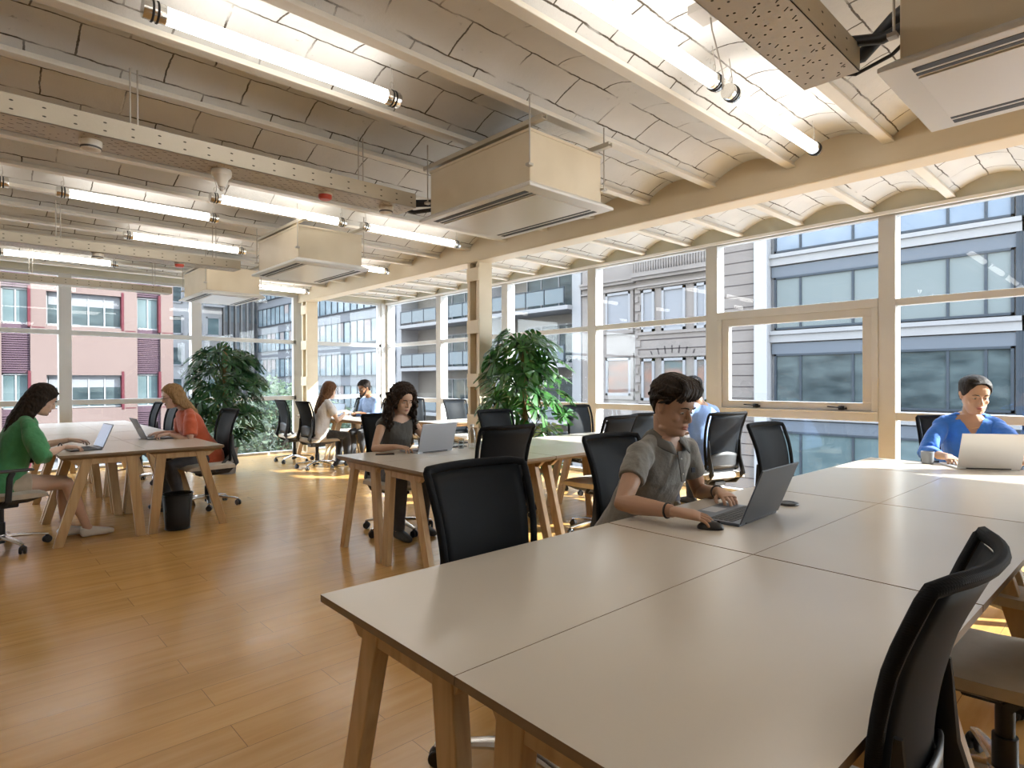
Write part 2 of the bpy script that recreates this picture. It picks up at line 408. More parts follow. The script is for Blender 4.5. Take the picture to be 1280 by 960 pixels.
# ------------------------------------------------------------------ tube lights, exactly under the crown of a vault
M_TUBE = mat('lit_tube', (1,1,1), .4, emis=(1,.95,.89), estr=TUBE_E)
M_CHROME = mat('chrome_sleeve', (.72,.70,.66), .22, 1.)
M_BLACKRUB = mat('black_rubber', (.012,.012,.012), .6)
M_WIRE = mat('grey_wire', (.45,.42,.38), .5)
def make_tube(L, label):
    t = thing('tube_light', label, 'light', (0,0,0), group='tubular lights under the vaults')
    r = .037
    b = MB(); b.cyl((.085,0,0), (L-.085,0,0), r, n=20); b.build('glowing_tube', M_TUBE, t, smooth=40)
    for x0, x1 in ((0, .09), (L-.09, L)):
        e = MB(); e.lathe([(.0,0),(r+.004,0),(r+.006,.006),(r+.006,.084),(r+.003,.09)], M=Matrix.Rotation(R(90),4,'Y'), n=24); e.xf(Matrix.Translation((x0,0,0)))
        eo = e.build('end_sleeve', M_CHROME, t, smooth=40)
        q = MB()
        for c in (.036, .056):
            q.lathe([(r+.006,c-.005),(r+.010,c-.003),(r+.010,c+.003),(r+.006,c+.005)], M=Matrix.Rotation(R(90),4,'Y'), n=24)
        q.xf(Matrix.Translation((x0,0,0))); q.build('rubber_ring', M_BLACKRUB, eo, smooth=40)
    for x in (.045, L-.045):
        h = MB()
        h.loft([(x,0,r), (x+.01,0,.09), (x-.005,.01,ZS+RISE-2.965-.01)], [.0022]*3, n=6)
        h.loft([(x+.012*math.cos(a),0,.075+.02*math.sin(a)) for a in [i*PI/6 for i in range(13)]], [.0018]*13, n=5)
        h.build('hanging_wire', M_WIRE, t)
    return t
TL = 1.29
tubes = [ # x0, y, label
 (1.80, 1.65, 'glowing tube light crossing the top edge, left of the big perforated tray'),
 (3.19, 1.65, 'glowing tube light at upper right ending just short of the main beam'),
 (.61, 3.00, 'large glowing tube light at upper left above the nearest hanging air conditioner'),
 (.65, 6.37, 'short looking tube light at left, below the white smoke detector on the tray'),
 (1.66, 5.67, 'tube light starting beside the cone shaped siren, left of its twin in line'),
 (3.13, 5.67, 'tube light ending near the top of the yellow column'),
 (.38, 9.75, 'tube light at the far left in front of the pink building windows'),
 (3.42, 10.44, 'tube light just right of the farthest hanging air conditioner'),
 (3.42, 7.74, 'tube light right of the middle hanging air conditioner, towards the main beam'),
 (2.80-1.42, 7.74, 'tube light partly hidden behind the second perforated tray'),
 (-.95, 6.37, 'tube light beyond the left edge of the picture under the same vault'),
]
tub0 = make_tube(TL, tubes[0][2])
for k, (x, y, lb) in enumerate(tubes):
    o = tub0 if k == 0 else dup(tub0, label=lb)
    o.location = (x, y, 2.965)
for k, (x, y) in enumerate([(-1.2,3.0),(-.3,-1.05),(1.6,-1.05),(3.3,-1.05),(-.8,1.65),(.5,1.65-.0001)]):   # the rows go on behind and beside the viewer
    if k == 5: x = .42
    dup(tub0, (x, y, 2.965), label='tube light of the rows going on outside the picture')
# cable with plug box beside the junction of the two right hand tubes
c = MB(); c.loft([(2.62,1.44,3.055),(2.60,1.42,2.97),(2.72,1.45,2.90),(2.95,1.55,2.93),(3.10,1.63,2.935)], [.004]*5, n=6)
c.box(2.52,2.66,1.40,1.50,3.045,3.085)
cc = c.build('power_cable', M_WIRE, smooth=40); tag(cc, 'thin grey cable drooping from the ceiling box to the joint of the upper right tubes', 'cable')
cd_ = MB(); cd_.box(.6,2.5,1.24,1.275,ZS-.03,ZS+.0); cd_ = tag(cd_.build('cable_duct', M_PAINT), 'slim cream cable duct running along the ceiling joist beside the upper right tubes', 'duct')

# ------------------------------------------------------------------ perforated cable trays
def tray(x0, x1, y0, y1, z0, h, label, seed, dense):
    t = thing('cable_tray', label, 'cable tray', (x0,y0,z0), group='perforated cable trays along the ceiling')
    w = y1-y0; L = x1-x0; th = .003
    b = MB(); b.box(0,L,0,w,0,th)
    b.box(0,L,0,th,0,h); b.box(0,L,w-th,w,0,h)
    b.box(0,L,0,.018,h,h+th); b.box(0,L,w-.018,w,h,h+th)
    # punched holes read as dark lozenges through the sheet
    rnd = random.Random(seed); hb = MB(); k = 0
    e = .0008
    def hole(x, y, a, ln, wd):
        c, s = math.cos(a), math.sin(a); n = 8; vs = []
        for z in (-e, th+e):
            for i in range(n):
                u = 2*PI*i/n; px = math.cos(u)*wd/2 + (math.copysign((ln-wd)/2, math.cos(u))); py = math.sin(u)*wd/2
                vs.append((x+px*c-py*s, y+px*s+py*c, z))
        hb.add(vs, [tuple(range(n))[::-1], tuple(range(n,2*n))])
    x = .05
    while x < L-.03:
        if dense:
            for j, yy in enumerate((.03,.06,.09,.12,.15,.18,.21)):
                if yy < w-.015 and rnd.random() < .8: hole(x+(.03 if j%2 else 0)+rnd.uniform(-.004,.004), yy, 0, rnd.choice((.028,.022,.01)), .007)
            x += .062
        else:
            for j in range(5):
                yy = .03+j*(w-.06)/4
                hole(x+rnd.uniform(-.02,.02), yy+rnd.uniform(-.012,.012), 0, .011, .0105)
                if rnd.random()<.25: hole(x+.04, yy, .9, .026, .006)
            x += .068
    sb = hb; x = .06
    def sq(x, z, yy):
        n = 8; vs = [(x+.009*math.cos(2*PI*i/n), yy, z+.004*math.sin(2*PI*i/n)) for i in range(n)]; sb.add(vs, [tuple(range(n))])
    while x < L-.03:
        sq(x, h*.3, -e); sq(x, h*.72, -e); sq(x, h*.3, th+e); x += .125
    b.add(sb.v, sb.f, 1); b.build('channel', [M_STEEL, mat('tray_hole', (.06,.052,.04), .9)], t, fixn=False)
    rods = [r_ for r_ in (.72-x0, 2.1-x0, 3.6-x0) if 0 < r_ < L]
    for xr in rods:
        for dx in (0, .035): MB().cyl((xr+dx, w/2, 0), (xr+dx, w/2, ZS+.02-z0), .0045, n=6).build('hanger_rod', mat('threaded_rod', (.42,.39,.34), .5, .4), t)
    return t
tray(-1.6, 2.50, 3.72, 3.96, 2.615, .10, 'nearest perforated cream cable tray at left, carrying the white detector and the siren', 3, True)
tray(-1.6, 2.74, .84, 1.06, 2.61, .105, 'perforated grey cable tray cut off by the top edge at upper right', 7, False)
tray(-1.6, 2.36, 6.98, 7.20, 2.60, .09, 'second perforated cable tray, ending beside the middle air conditioner', 5, True)
tray(-1.6, 2.33, 9.72, 9.92, 2.625, .085, 'farthest perforated cable tray, in front of the pink building', 6, True)

# detectors under the trays
M_DET = mat('detector_plastic', (.74,.70,.62), .4); M_RED = mat('red_plastic', (.55,.07,.04), .35)
def detector(name, label, x, y, z, kind, s=1.):
    t = thing(name, label, 'detector', (x,y,z))
    if kind == 'smoke':
        b = MB(); b.lathe([(0,0),(.052,0),(.052,-.02),(.046,-.03),(.046,-.045),(.03,-.052),(0,-.052)][::-1]); b.build('body', M_DET, t, smooth=35)
        c = MB(); c.lathe([(.0465,-.032),(.048,-.032),(.048,-.042),(.0465,-.042)]); c.build('vent_ring', mat('dark_vent', (.1,.09,.08), .7), t)
    elif kind == 'siren':
        b = MB(); b.lathe([(0,0),(.055,0),(.058,-.015),(.055,-.035),(.04,-.05),(.024,-.085),(.02,-.1),(0,-.102)][::-1]); b.build('body', M_DET, t, smooth=35)
        c = MB(); c.cyl((0,0,-.1),(0,0,-.125),.01); c.loft([(.05,0,-.02),(.03,0,-.1),(.0,0,-.125)],[.002]*3,n=5); c.loft([(-.05,0,-.02),(-.03,0,-.1),(0,0,-.125)],[.002]*3,n=5); c.build('cage', M_WIRE, t)
    else:
        b = MB(); b.lathe([(0,0),(.048*s,0),(.048*s,-.014)][::-1]); b.build('base', M_DET, t, smooth=35)
        b = MB(); b.lathe([(.044*s,-.012),(.044*s,-.035),(.034*s,-.044),(0,-.044)][::-1]); b.build('red_dome', M_RED, t, smooth=35)
    return t
detector('smoke_detector', 'round white smoke detector under the nearest cable tray at left', .54, 3.84, 2.615, 'smoke')
detector('alarm_siren', 'white cone shaped siren with wire cage under the nearest cable tray', 1.19, 3.84, 2.615, 'siren')
detector('fire_beacon', 'red alarm beacon under the nearest cable tray', 1.85, 3.84, 2.615, 'red')
detector('smoke_detector', 'small pale detector at the end of the nearest cable tray', 2.32, 3.84, 2.615, 'smoke')
detector('smoke_detector', 'white smoke detector under the second cable tray', 1.04, 7.05, 2.60, 'smoke')
detector('fire_beacon', 'red alarm beacon under the second cable tray, left of the air conditioner', 1.76, 7.05, 2.60, 'red')

# ------------------------------------------------------------------ hanging cassette air conditioners
M_ACB = mottled('ac_duct_paint', (.58,.49,.345), (.65,.56,.41), (3,3,3), .5, bump=.15, bscale=14)
M_ACP = mat('ac_panel_plastic', (.62,.61,.58), .35)
M_SLOT = mat('ac_slot', (.02,.02,.02), .6)
def ac(x0, y0, label, lx=.80, ly=1.15):
    """x0,y0 near corner of the panel at z 2.5"""
    z = 2.50
    t = thing('air_conditioner', label, 'air conditioner', (x0, y0, z), group='cream cassette air conditioners hanging from the ceiling')
    b = MB(); b.box(.06, lx-.06, .06, ly-.06, .045, .365)
    bo = b.build('casing', M_ACB, t, bevel=.006)
    b = MB(); 
    b.box(.055, lx-.055, .055, ly-.055, .355, .372); b.build('lid', M_ACB, bo)
    p = MB()
    vs = [(0,0,0),(lx,0,0),(lx,ly,0),(0,ly,0),(0,0,.018),(lx,0,.018),(lx,ly,.018),(0,ly,.018),(.05,.05,.05),(lx-.05,.05,.05),(lx-.05,ly-.05,.05),(.05,ly-.05,.05)]
    p.add(vs, [(0,3,2,1),(0,1,5,4),(1,2,6,5),(2,3,7,6),(3,0,4,7),(4,5,9,8),(5,6,10,9),(6,7,11,10),(7,4,8,11),(8,9,10,11)])
    po = p.build('panel', M_ACP, t, bevel=.004)
    g = MB(); g.box(.15, lx-.15, .10, ly-.10, -.006, .0); g.build('intake_flap', mat('ac_flap', (.66,.65,.62), .3), po, bevel=.002)
    for sx, w_ in ((.055,.040), (.112,.022), (lx-.135,.022), (lx-.092,.040)):
        v = MB()
        v.box(sx, sx+w_, .10, ly-.10, -.0015, .004); v.build('air_slot', M_SLOT, po)
    for xx in (.085, lx-.085):
        ch = MB(); ch.box(xx-.015, xx+.015, -.04, ly+.04, .40, .403); ch.box(xx-.02, xx-.017, -.04, ly+.04, .40, .43); ch.box(xx+.017, xx+.02, -.04, ly+.04, .40, .43)
        ch.build('support_channel', mat('channel_steel', (.50,.45,.36), .45, .2), t)
    for xx in (.045, lx-.045):
        for yy in (.045, ly-.045):
            rd = MB(); rd.cyl((xx, yy, .14), (xx, yy, ZS+.02-z), .005, n=6); rd.box(xx-.018, xx+.018, yy-.012, yy+.02, .135, .15); rd.build('hanger_rod', mat('threaded_rod', (.42,.39,.34), .5, .4), t)
    return t
ac1 = ac(2.50, 2.53, 'nearest fully visible hanging air conditioner, in the middle of the ceiling')
dup(ac1, (2.40, 5.62, 2.5), label='second hanging air conditioner, left of the yellow column')
dup(ac1, (2.37, 8.40, 2.5), label='farthest and smallest hanging air conditioner, above the potted plant at left')
ac0 = dup(ac1, (2.57, -.42, 2.5), label='hanging air conditioner cut off by the upper right corner of the picture')
# pipes feeding the right hand unit and the middle one
M_INS = mat('black_insulation', (.015,.015,.017), .55)
pp = MB()
pp.loft([(2.74,1.0,2.68),(2.80,.85,2.70),(2.76,.72,2.78),(2.70,.60,2.80)], [.03]*4, n=10)
pp.loft([(2.60,1.02,2.72),(2.72,.90,2.745),(2.72,.75,2.70),(2.68,.65,2.70)], [.022]*4, n=10)
pp.loft([(2.70,1.0,2.645),(2.82,.88,2.64),(2.80,.74,2.66),(2.7,.62,2.68)], [.008]*4, n=8)
tag(pp.build('insulated_pipe', M_INS, smooth=40), 'black insulated pipes between the upper right cable tray and the air conditioner', 'pipe')
pp = MB()
pp.loft([(2.38,3.84,2.68),(2.60,3.86,2.70),(2.78,3.78,2.72),(2.85,3.6,2.75)], [.028]*4, n=10)
pp.loft([(2.38,3.88,2.66),(2.60,3.90,2.64),(2.72,3.78,2.66),(2.8,3.6,2.7)], [.016]*4, n=10)
tag(pp.build('insulated_pipe', M_INS, smooth=40), 'black insulated pipe entering the back of the nearest whole air conditioner', 'pipe')
# ------------------------------------------------------------------ desks
TH = .75
M_TOP = mottled('desk_laminate', (.575,.525,.45), (.595,.545,.47), (2,2,2), .25, spec=.95)
M_EDGE = mottled('desk_edge', (.17,.115,.06), (.22,.15,.085), (8,8,8), .5)
def wood_mat(name, a, b_, c):
    m = mat(name, b_, .45); nt, ns, L, b = nodes(m)
    tc = ns.new('ShaderNodeTexCoord'); mp = nn(ns, 'ShaderNodeMapping'); mp.inputs['Scale'].default_value = (22,22,1.6); L.new(tc.outputs['Object'], mp.inputs[0])
    nz = nn(ns, 'ShaderNodeTexNoise', i_Scale=1., i_Detail=5., i_Distortion=.4); L.new(mp.outputs[0], nz.inputs[0])
    r = ramp(ns, [(.25,a),(.5,b_),(.75,c)]); L.new(nz.outputs['Fac'], r.inputs[0]); L.new(r.outputs[0], b.inputs['Base Color'])
    return m
M_OAK = wood_mat('oak', (.36,.235,.115), (.50,.345,.18), (.58,.42,.24))
M_BIRCH = wood_mat('light_ply', (.52,.40,.25), (.60,.48,.31), (.66,.54,.37))
def make_desk(label, L=1.25, W=.625):
    """long side on local x, short side on local -y; origin at the outer corner; outer legs splay towards y=0"""
    t = thing('desk', label, 'desk', (0,0,0))
    b = MB(); g = .0012
    z1, z0 = TH, TH-.020
    b.box(g, L-g, -W+g, -g, z0, z1); b.m = [1,0,1,1,1,1]
    top = b.build('tabletop', [M_TOP, M_EDGE], t)
    u = MB(); d = .03
    vs = [(g,-W+g,z0),(L-g,-W+g,z0),(L-g,-g,z0),(g,-g,z0),(g+d,-W+g+d,z0-.022),(L-g-d,-W+g+d,z0-.022),(L-g-d,-g-d,z0-.022),(g+d,-g-d,z0-.022)]
    u.add(vs, [(0,1,2,3),(4,7,6,5),(0,4,5,1),(1,5,6,2),(2,6,7,3),(3,7,4,0)]); u.build('edge_board', M_BIRCH if False else M_EDGE, top)
    zt = z0-.022
    for x in (.07, L-.07):
        # trestle: two splayed legs under a shaped rail; outer leg leans out more
        for ya, yb, nm in ((-.20, .005, 'leg'), (-W+.115, -W+.045, 'leg')):
            l = MB(); l.bar((x, yb, 0), (x, ya, zt), .045, .072, up=(0,1,0), w2=.045, h2=.08)
            # flatten the ends on floor and rail
            l.v = [(vx, vy, 0. if vz < .05 else (zt if vz > zt-.06 else vz)) for vx, vy, vz in l.v]
            l.build(nm, M_OAK, t, bevel=.004)
        r = MB(); r.prism([(-.06, zt), (-W+.04, zt), (-W+.075, zt-.05), (-.12, zt-.05)], 'x', x-.018, x+.018)
        r.build('trestle_rail', M_OAK, t, bevel=.003)
    s = MB(); s.box(.10, L-.10, -W/2-.03, -W/2+.03, zt-.045, zt); s.build('stretcher', M_OAK, t, bevel=.003)
    return t
TA = R(-1.1)
desk0 = make_desk('x')
def desk_mirror(label):
    t = make_desk(label)
    for c in t.children:
        if c.type == 'MESH':
            for v in c.data.vertices: v.co.y = -.625 - v.co.y
            c.data.flip_normals()
            for g in c.children:
                for v in g.data.vertices: v.co.y = -.625 - v.co.y
                g.data.flip_normals()
    return t
deskm = desk_mirror('x')
def place_desk(src, org, lx, ly, ang, label, group):
    """org = outer corner of the whole table, lx/ly offset along the room's two directions"""
    c, s = math.cos(TA), math.sin(TA)
    p = (org[0]+c*lx-s*ly, org[1]+s*lx+c*ly, 0)
    o = dup(src, p, ang, label, group)
    return o
G1 = 'desks of the large table in the foreground'
T1 = (.743, 1.586); W_ = .625; L_ = 1.255
lab1 = ['nearest left desk of the foreground table, with the bare pointed corner', 'nearest right desk of the foreground table, filling the bottom of the picture',
        'desk where the young man in the grey polo works, left row of the foreground table', 'desk right of the young man, in the right row of the foreground table',
        'third desk in the left row of the foreground table, behind the black disc', 'third desk in the right row of the foreground table, near the windows']
for k in range(3):
    place_desk(desk0, T1, k*L_, 0, TA, lab1[2*k], G1); place_desk(deskm, T1, k*L_, -W_, TA, lab1[2*k+1], G1)
place_desk(deskm, T1, 3*L_, -2*W_, TA+PI/2, 'sunlit desk set crosswise at the window end, under the white laptop', G1)
T2 = (2.255, 4.512)
G2 = 'desks of the middle table'
lab2 = ['desk with the silver laptop of the curly haired woman', 'near right desk of the middle table, with the dark chair tucked in',
        'middle desk in the far row of the middle table, behind the bottle', 'middle desk in the near row of the middle table, left of the grey polo man',
        'end desk of the middle table nearest the windows, far row', 'end desk of the middle table nearest the windows, near row']
for k in range(3):
    place_desk(desk0, T2, k*L_, 0, TA, lab2[2*k], G2); place_desk(deskm, T2, k*L_, -W_, TA, lab2[2*k+1], G2)
G3 = 'desks of the left table'
T3 = (.62, 6.02)
lab3 = ['desk under the laptop of the woman in green', 'desk under the laptop of the woman in orange', 'second desk behind the woman in green', 'second desk behind the woman in orange',
        'third desk of the left table, on the side of the woman in green', 'third desk of the left table, beside the nearer of the two empty chairs', 'last desk of the left table by the window, left row', 'last desk of the left table by the window, right row']
A3 = TA+PI/2
for k in range(4):
    place_desk(desk0, T3, 0, k*L_, A3, lab3[2*k], G3)
    place_desk(deskm, T3, W_, k*L_, A3, lab3[2*k+1], G3)
T4 = (4.45, 8.02)
for k in range(2): place_desk(desk0, T4, 0, k*L_, A3, ['far desk under the hands of the woman in the white shirt', 'far desk behind the woman in the white shirt, by the window'][k], 'desks of the far table')
place_desk(desk0, (5.02, 7.52), 0, 0, TA, 'far desk just left of the yellow column', None)
for s_ in (desk0, deskm):
    for c in list(s_.children):
        for g in list(c.children): bpy.data.objects.remove(g)
        bpy.data.objects.remove(c)
    bpy.data.objects.remove(s_)

# ------------------------------------------------------------------ task chairs
def mesh_fabric():
    m = mat('dark_mesh', (.009,.010,.012), .7, spec=.12)
    nt, ns, L, b = nodes(m)
    b.inputs['Sheen Roughness'].default_value = .4
    tc = ns.new('ShaderNodeTexCoord'); mp = nn(ns, 'ShaderNodeMapping'); mp.inputs['Scale'].default_value = (1,1,1); L.new(tc.outputs['Object'], mp.inputs[0])
    w = nn(ns, 'ShaderNodeTexWave', i_Scale=75., bands_direction='Z'); L.new(mp.outputs[0], w.inputs[0])
    w2 = nn(ns, 'ShaderNodeTexWave', i_Scale=60., bands_direction='X'); L.new(mp.outputs[0], w2.inputs[0])
    mu_ = nn(ns, 'ShaderNodeMath', operation='MULTIPLY'); L.new(w.outputs['Fac'], mu_.inputs[0]); L.new(w2.outputs['Fac'], mu_.inputs[1])
    bp = nn(ns, 'ShaderNodeBump', i_Strength=.35, i_Distance=.002); L.new(mu_.outputs[0], bp.inputs['Height']); L.new(bp.outputs[0], b.inputs['Normal'])
    return m
M_MESH = mesh_fabric()
def sheer_fabric():
    m = bpy.data.materials.new('sheer_mesh'); m.use_nodes = True; nt = m.node_tree; ns = nt.nodes; L = nt.links
    b = ns['Principled BSDF']; b.inputs['Base Color'].default_value = (.009,.011,.014,1); b.inputs['Roughness'].default_value = .55; b.inputs['Specular IOR Level'].default_value = .1
    tr = ns.new('ShaderNodeBsdfTransparent'); tl = ns.new('ShaderNodeBsdfTranslucent'); tl.inputs[0].default_value = (.30,.34,.38,1)
    mx = ns.new('ShaderNodeMixShader'); mx.inputs[0].default_value = .12; m2 = ns.new('ShaderNodeMixShader'); m2.inputs[0].default_value = .03
    out = ns['Material Output']
    L.new(b.outputs[0], mx.inputs[1]); L.new(tl.outputs[0], mx.inputs[2]); L.new(mx.outputs[0], m2.inputs[1]); L.new(tr.outputs[0], m2.inputs[2]); L.new(m2.outputs[0], out.inputs[0])
    return m
M_SHEER = sheer_fabric()
M_CUSH = mottled('cream_seat_fabric', (.47,.42,.34), (.54,.49,.41), (14,14,14), .85, sheen=.3)
M_BPL = mat('black_plastic', (.014,.015,.017), .38)
M_ALU = mat('polished_aluminium', (.62,.61,.60), .22, 1.)
def back_pt(u, v, off=0.):
    """u -1..1 across, v 0..1 up; returns a point on the curved, leaning backrest, in chair coordinates (seat looks to +y)"""
    w = .195 + .035*v
    z = .50 + .535*v
    y = -.215 - .085*v - .02*math.sin(v*PI*1.05)*-1.5 + .055*u*u*(.45+.55*v)
    y -= .03*max(0, v-.75)*4*.5
    return Vector((u*w, y+off, z))
def make_chair(label, arms=False):
    t = thing('office_chair', label, 'chair')
    b = MB()
    # cushion with rounded front
    def cu(i, j):
        return None
    pts = []
    prof = [(-.235,.432),(-.225,.468),(-.15,.478),(0,.472),(.12,.474),(.20,.466),(.245,.445),(.25,.425)]
    nb = MB(); n = 14
    rows = []
    for (y, z) in prof:
        row = []
        for i in range(n):
            u = -1+2*i/(n-1); w = .235 if y < .1 else .235-.03*((y-.1)/.15)**2
            row.append((w*u*(1 if abs(u)<.99 else 1.0), y, z - .022*abs(u)**6 + .006*abs(u)**2))
        rows.append(row)
    vs = [p for r_ in rows for p in r_]; fs = [(i*n+j, (i+1)*n+j, (i+1)*n+j+1, i*n+j+1) for i in range(len(prof)-1) for j in range(n-1)]
    o = len(vs); vs2 = [(x*.96, y*.97, .418) for x, y, z in vs]
    fs += [tuple(o+k for k in f)[::-1] for f in fs]
    K = len(prof)
    for i in range(K-1):
        for j in (0, n-1): fs.append((i*n+j, (i+1)*n+j, o+(i+1)*n+j, o+i*n+j))
    for j in range(n-1):
        for i in (0, K-1): fs.append((i*n+j, i*n+j+1, o+i*n+j+1, o+i*n+j))
    nb.add(vs+vs2, fs); nb.build('seat', M_CUSH, t, smooth=50)
    pan = MB(); pan.add([(x*.95, y*.95, z) for x, y, z in [(-.23,-.22,.42),(.23,-.22,.42),(.225,.22,.42),(-.225,.22,.42),(-.15,-.14,.375),(.15,-.14,.375),(.14,.13,.375),(-.14,.13,.375)]],
        [(0,1,2,3),(4,7,6,5),(0,4,5,1),(1,5,6,2),(2,6,7,3),(3,7,4,0)])
    pan.box(-.07,.07,-.16,.08,.335,.38); pan.build('seat_pan', M_BPL, t, bevel=.01)
    # sheer back panel and its padded rim
    p = MB(); nu, nv = 13, 13
    p.grid(lambda a, c: back_pt((2*a-1)*.9, .03+c*.94), nu, nv); p.build('backrest', M_SHEER, t, smooth=True, fixn=False, solid=.004)
    rim = MB()
    loop = []
    def add(a, b_, m_):
        for i in range(m_): s = i/m_; loop.append((a[0]+(b_[0]-a[0])*s, a[1]+(b_[1]-a[1])*s))
    add((-.95,.0),(.95,.0),8); loop.append((.99,.015)); add((1,.04),(1,.95),12); loop.append((.985,.985)); add((.95,1),(-.95,1),10); loop.append((-.985,.985)); add((-1,.95),(-1,.04),12); loop.append((-.99,.015))
    ring = [back_pt(u, v) for u, v in loop]; cen = back_pt(0,.5)
    vs = []; N = len(ring)
    for i, q in enumerate(ring):
        u, v = loop[i]
        d = (ring[(i+1)%N]-ring[i-1]).normalized(); nrm = Vector((0,1,.12)).normalized(); sd = d.cross(nrm).normalized(); nr = sd.cross(d).normalized()
        wi, th = (.019, .010)
        for a, c in ((wi*.5,th),(wi*.1,th*1.25),(-wi*.6,th*.6),(-wi*.9,0),(-wi*.6,-th*.6),(wi*.1,-th*1.25),(wi*.5,-th),(wi*.75,0)):
            vs.append(q - sd*a + nr*c*-1 if False else q + sd*a*-1 + nr*c)
    k8 = 8; fs = [(i*k8+j, i*k8+(j+1)%k8, ((i+1)%N)*k8+(j+1)%k8, ((i+1)%N)*k8+j) for i in range(N) for j in range(k8)]
    rim.add(vs, fs); rim.build('back_rim', M_MESH, t, smooth=True)
    # lumbar band and the spine carrying the back
    lb = MB(); lb.grid(lambda a, c: back_pt((2*a-1)*.93, .02+.30*c*(1-.25*abs(2*a-1)**2), -.014), 11, 5); lb.build('lumbar_shell', M_BPL, t, smooth=True, fixn=False, solid=.008)
    for s in (-1, 1):
        a = MB(); w = .19*s
        p0 = back_pt(.92*s, .52, -.02); p1 = back_pt(.93*s, .22, -.028); p2 = Vector((w*1.02,-.255,.47)); p3 = Vector((w*.95,-.17,.385)); p4 = Vector((w*.5,-.04,.36))
        a.loft([p0,p1,p2,p3,p4], [(.006,.007),(.011,.024),(.012,.03),(.013,.026),(.013,.018)], n=8, side=(1,0,0), power=3)
        a.bar(back_pt(.95*s, .14, -.02), (w*1.0,-.04,.385), .018, .028, up=(0,1,.6)); a.build('back_arm', M_BPL, t, smooth=45)
        if arms:
            m_ = MB(); m_.loft([(w*1.05,-.03,.39),(s*.27,-.02,.42),(s*.275,-.01,.60),(s*.272,.01,.645)], [(.014,.022)]*4, n=8, side=(1,0,0), power=3)
            m_.build('arm_post', M_BPL, t, smooth=45)
            m_ = MB(); m_.loft([(s*.27,-.10,.655),(s*.27,-.08,.655),(s*.27,.10,.655),(s*.27,.14,.652)], [(.025,.009),(.038,.012),(.036,.012),(.02,.008)], n=10, side=(1,0,0), power=3)
            m_.build('armrest', mat('dark_grey_pad', (.06,.06,.065), .5), t, smooth=45)
    g = MB(); g.cyl((0,-.03,.12),(0,-.03,.34),.026); g.cyl((0,-.03,.055),(0,-.03,.22),.034); g.cyl((0,-.03,.33),(0,-.03,.35),.045); g.build('gas_column', M_BPL, t, smooth=40)
    base = MB(); base.lathe([(0,.085),(.05,.085),(.052,.10),(.045,.125),(0,.125)], (0,-.03,0)); 
    for k in range(5):
        a = 2*PI*k/5 + .31; c, s = math.cos(a), math.sin(a)
        q = lambda r_, z: (c*r_, -.03+s*r_, z)
        base.loft([q(.03,.105), q(.12,.10), q(.24,.085), q(.31,.072)], [(.030,.017),(.025,.015),(.02,.012),(.016,.009)], n=8, side=(-s,c,0), power=3)
    base.build('star_base', M_ALU, t, smooth=45)
    for k in range(5):
        a = 2*PI*k/5 + .31; c, s = math.cos(a), math.sin(a); w = MB(); aa = a+.9+k
        cc = Vector((c*.305, -.03+s*.305, .03)); dx = Vector((math.cos(aa), math.sin(aa), 0))
        for sg in (-1, 1): w.lathe([(0,-.009),(.026,-.009),(.030,-.005),(.030,.005),(.026,.009),(0,.009)], cc+dx*.014*sg, n=14, M=dx.to_track_quat('Z','Y').to_matrix().to_4x4())
        w.ell(cc+Vector((0,0,.018)), (.022,.022,.022), 8, 6); w.cyl(cc+Vector((0,0,.02)), cc+Vector((0,0,.05)), .007, n=6)
        w.build('caster', M_BPL, t, smooth=40)
    return t
chairs = [ # x, y, facing deg, label
 (1.41,1.44,270,'dark mesh chair in the foreground, tucked behind the left side of the near table'),
 (2.76,3.25,86,'dark mesh chair tucked into the near side of the table of the curly haired woman'),
 (2.66,1.80,268,'dark chair carrying the young man in the grey polo'),
 (4.20,3.41,92,'bluish mesh chair seen over the left shoulder of the grey polo man'),
 (4.73,3.50,88,'chair rim just visible behind the bluish chair at the middle table'),
 (5.40,3.0,72,'pale translucent chair of the man in the light blue shirt seen from behind'),
 (4.12,1.60,266,'empty chair with bright sun stripes, left of the dark window handle'),
 (5.74,1.05,207,'chair behind the woman in the royal blue shirt'),
 (1.27,.50,92,'large dark mesh chair at lower right, cut off by the bottom edge'),
 (2.42,.36,96,'chair at the right edge of the picture with its aluminium star base showing'),
 (3.35,.33,92,'chair with cream cushion glimpsed at the right edge behind the black one'),
 (1.99,7.02,184,'dark chair of the woman in the orange shirt'),
 (1.97,9.24,180,'empty dark chair behind the woman in orange, nearer of the two'),
 (1.97,10.15,178,'empty dark chair farther along the left table, left of the other empty one'),
 (4.18,8.93,2,'chair of the woman in the white shirt at the far table'),
 (4.24,9.92,358,'empty dark chair nearest the bushes outside the window'),
 (4.66,7.58,88,'empty dark chair at the end of the far table, left of the curly haired woman'),
 (5.38,9.20,180,'chair of the bearded man in the blue shirt'),
 (5.36,10.12,182,'chair at the far side of the far table, left of the bearded man'),
 (2.92,4.64,266,'chair of the curly haired woman'),
 (4.15,4.47,270,'empty grey chair at the far side of the middle table, right of the column'),
 (5.66,4.66,268,'empty chair with sun on its back, right of the big green plant'),
 (6.10,7.70,270,'empty dark chair by the window, just left of the column'),
 (5.92,8.70,268,'small dark chair back seen between the curly haired woman and the windows'),
]
CH0 = make_chair('x')
chair_objs = []
for k, (x, y, a, lb) in enumerate(chairs):
    o = CH0 if k == 0 else dup(CH0)
    o.location = (x, y, 0); o.rotation_euler = (0, 0, R(a-90)); o['label'] = lb; o['group'] = 'dark mesh office chairs with cream seats'
    chair_objs.append(o)
cg = make_chair('dark office chair with armrests carrying the woman in green', arms=True)
cg.location = (.30, 6.34, 0); cg.rotation_euler = (0,0,R(-84)); cg['group'] = 'dark mesh office chairs with cream seats'
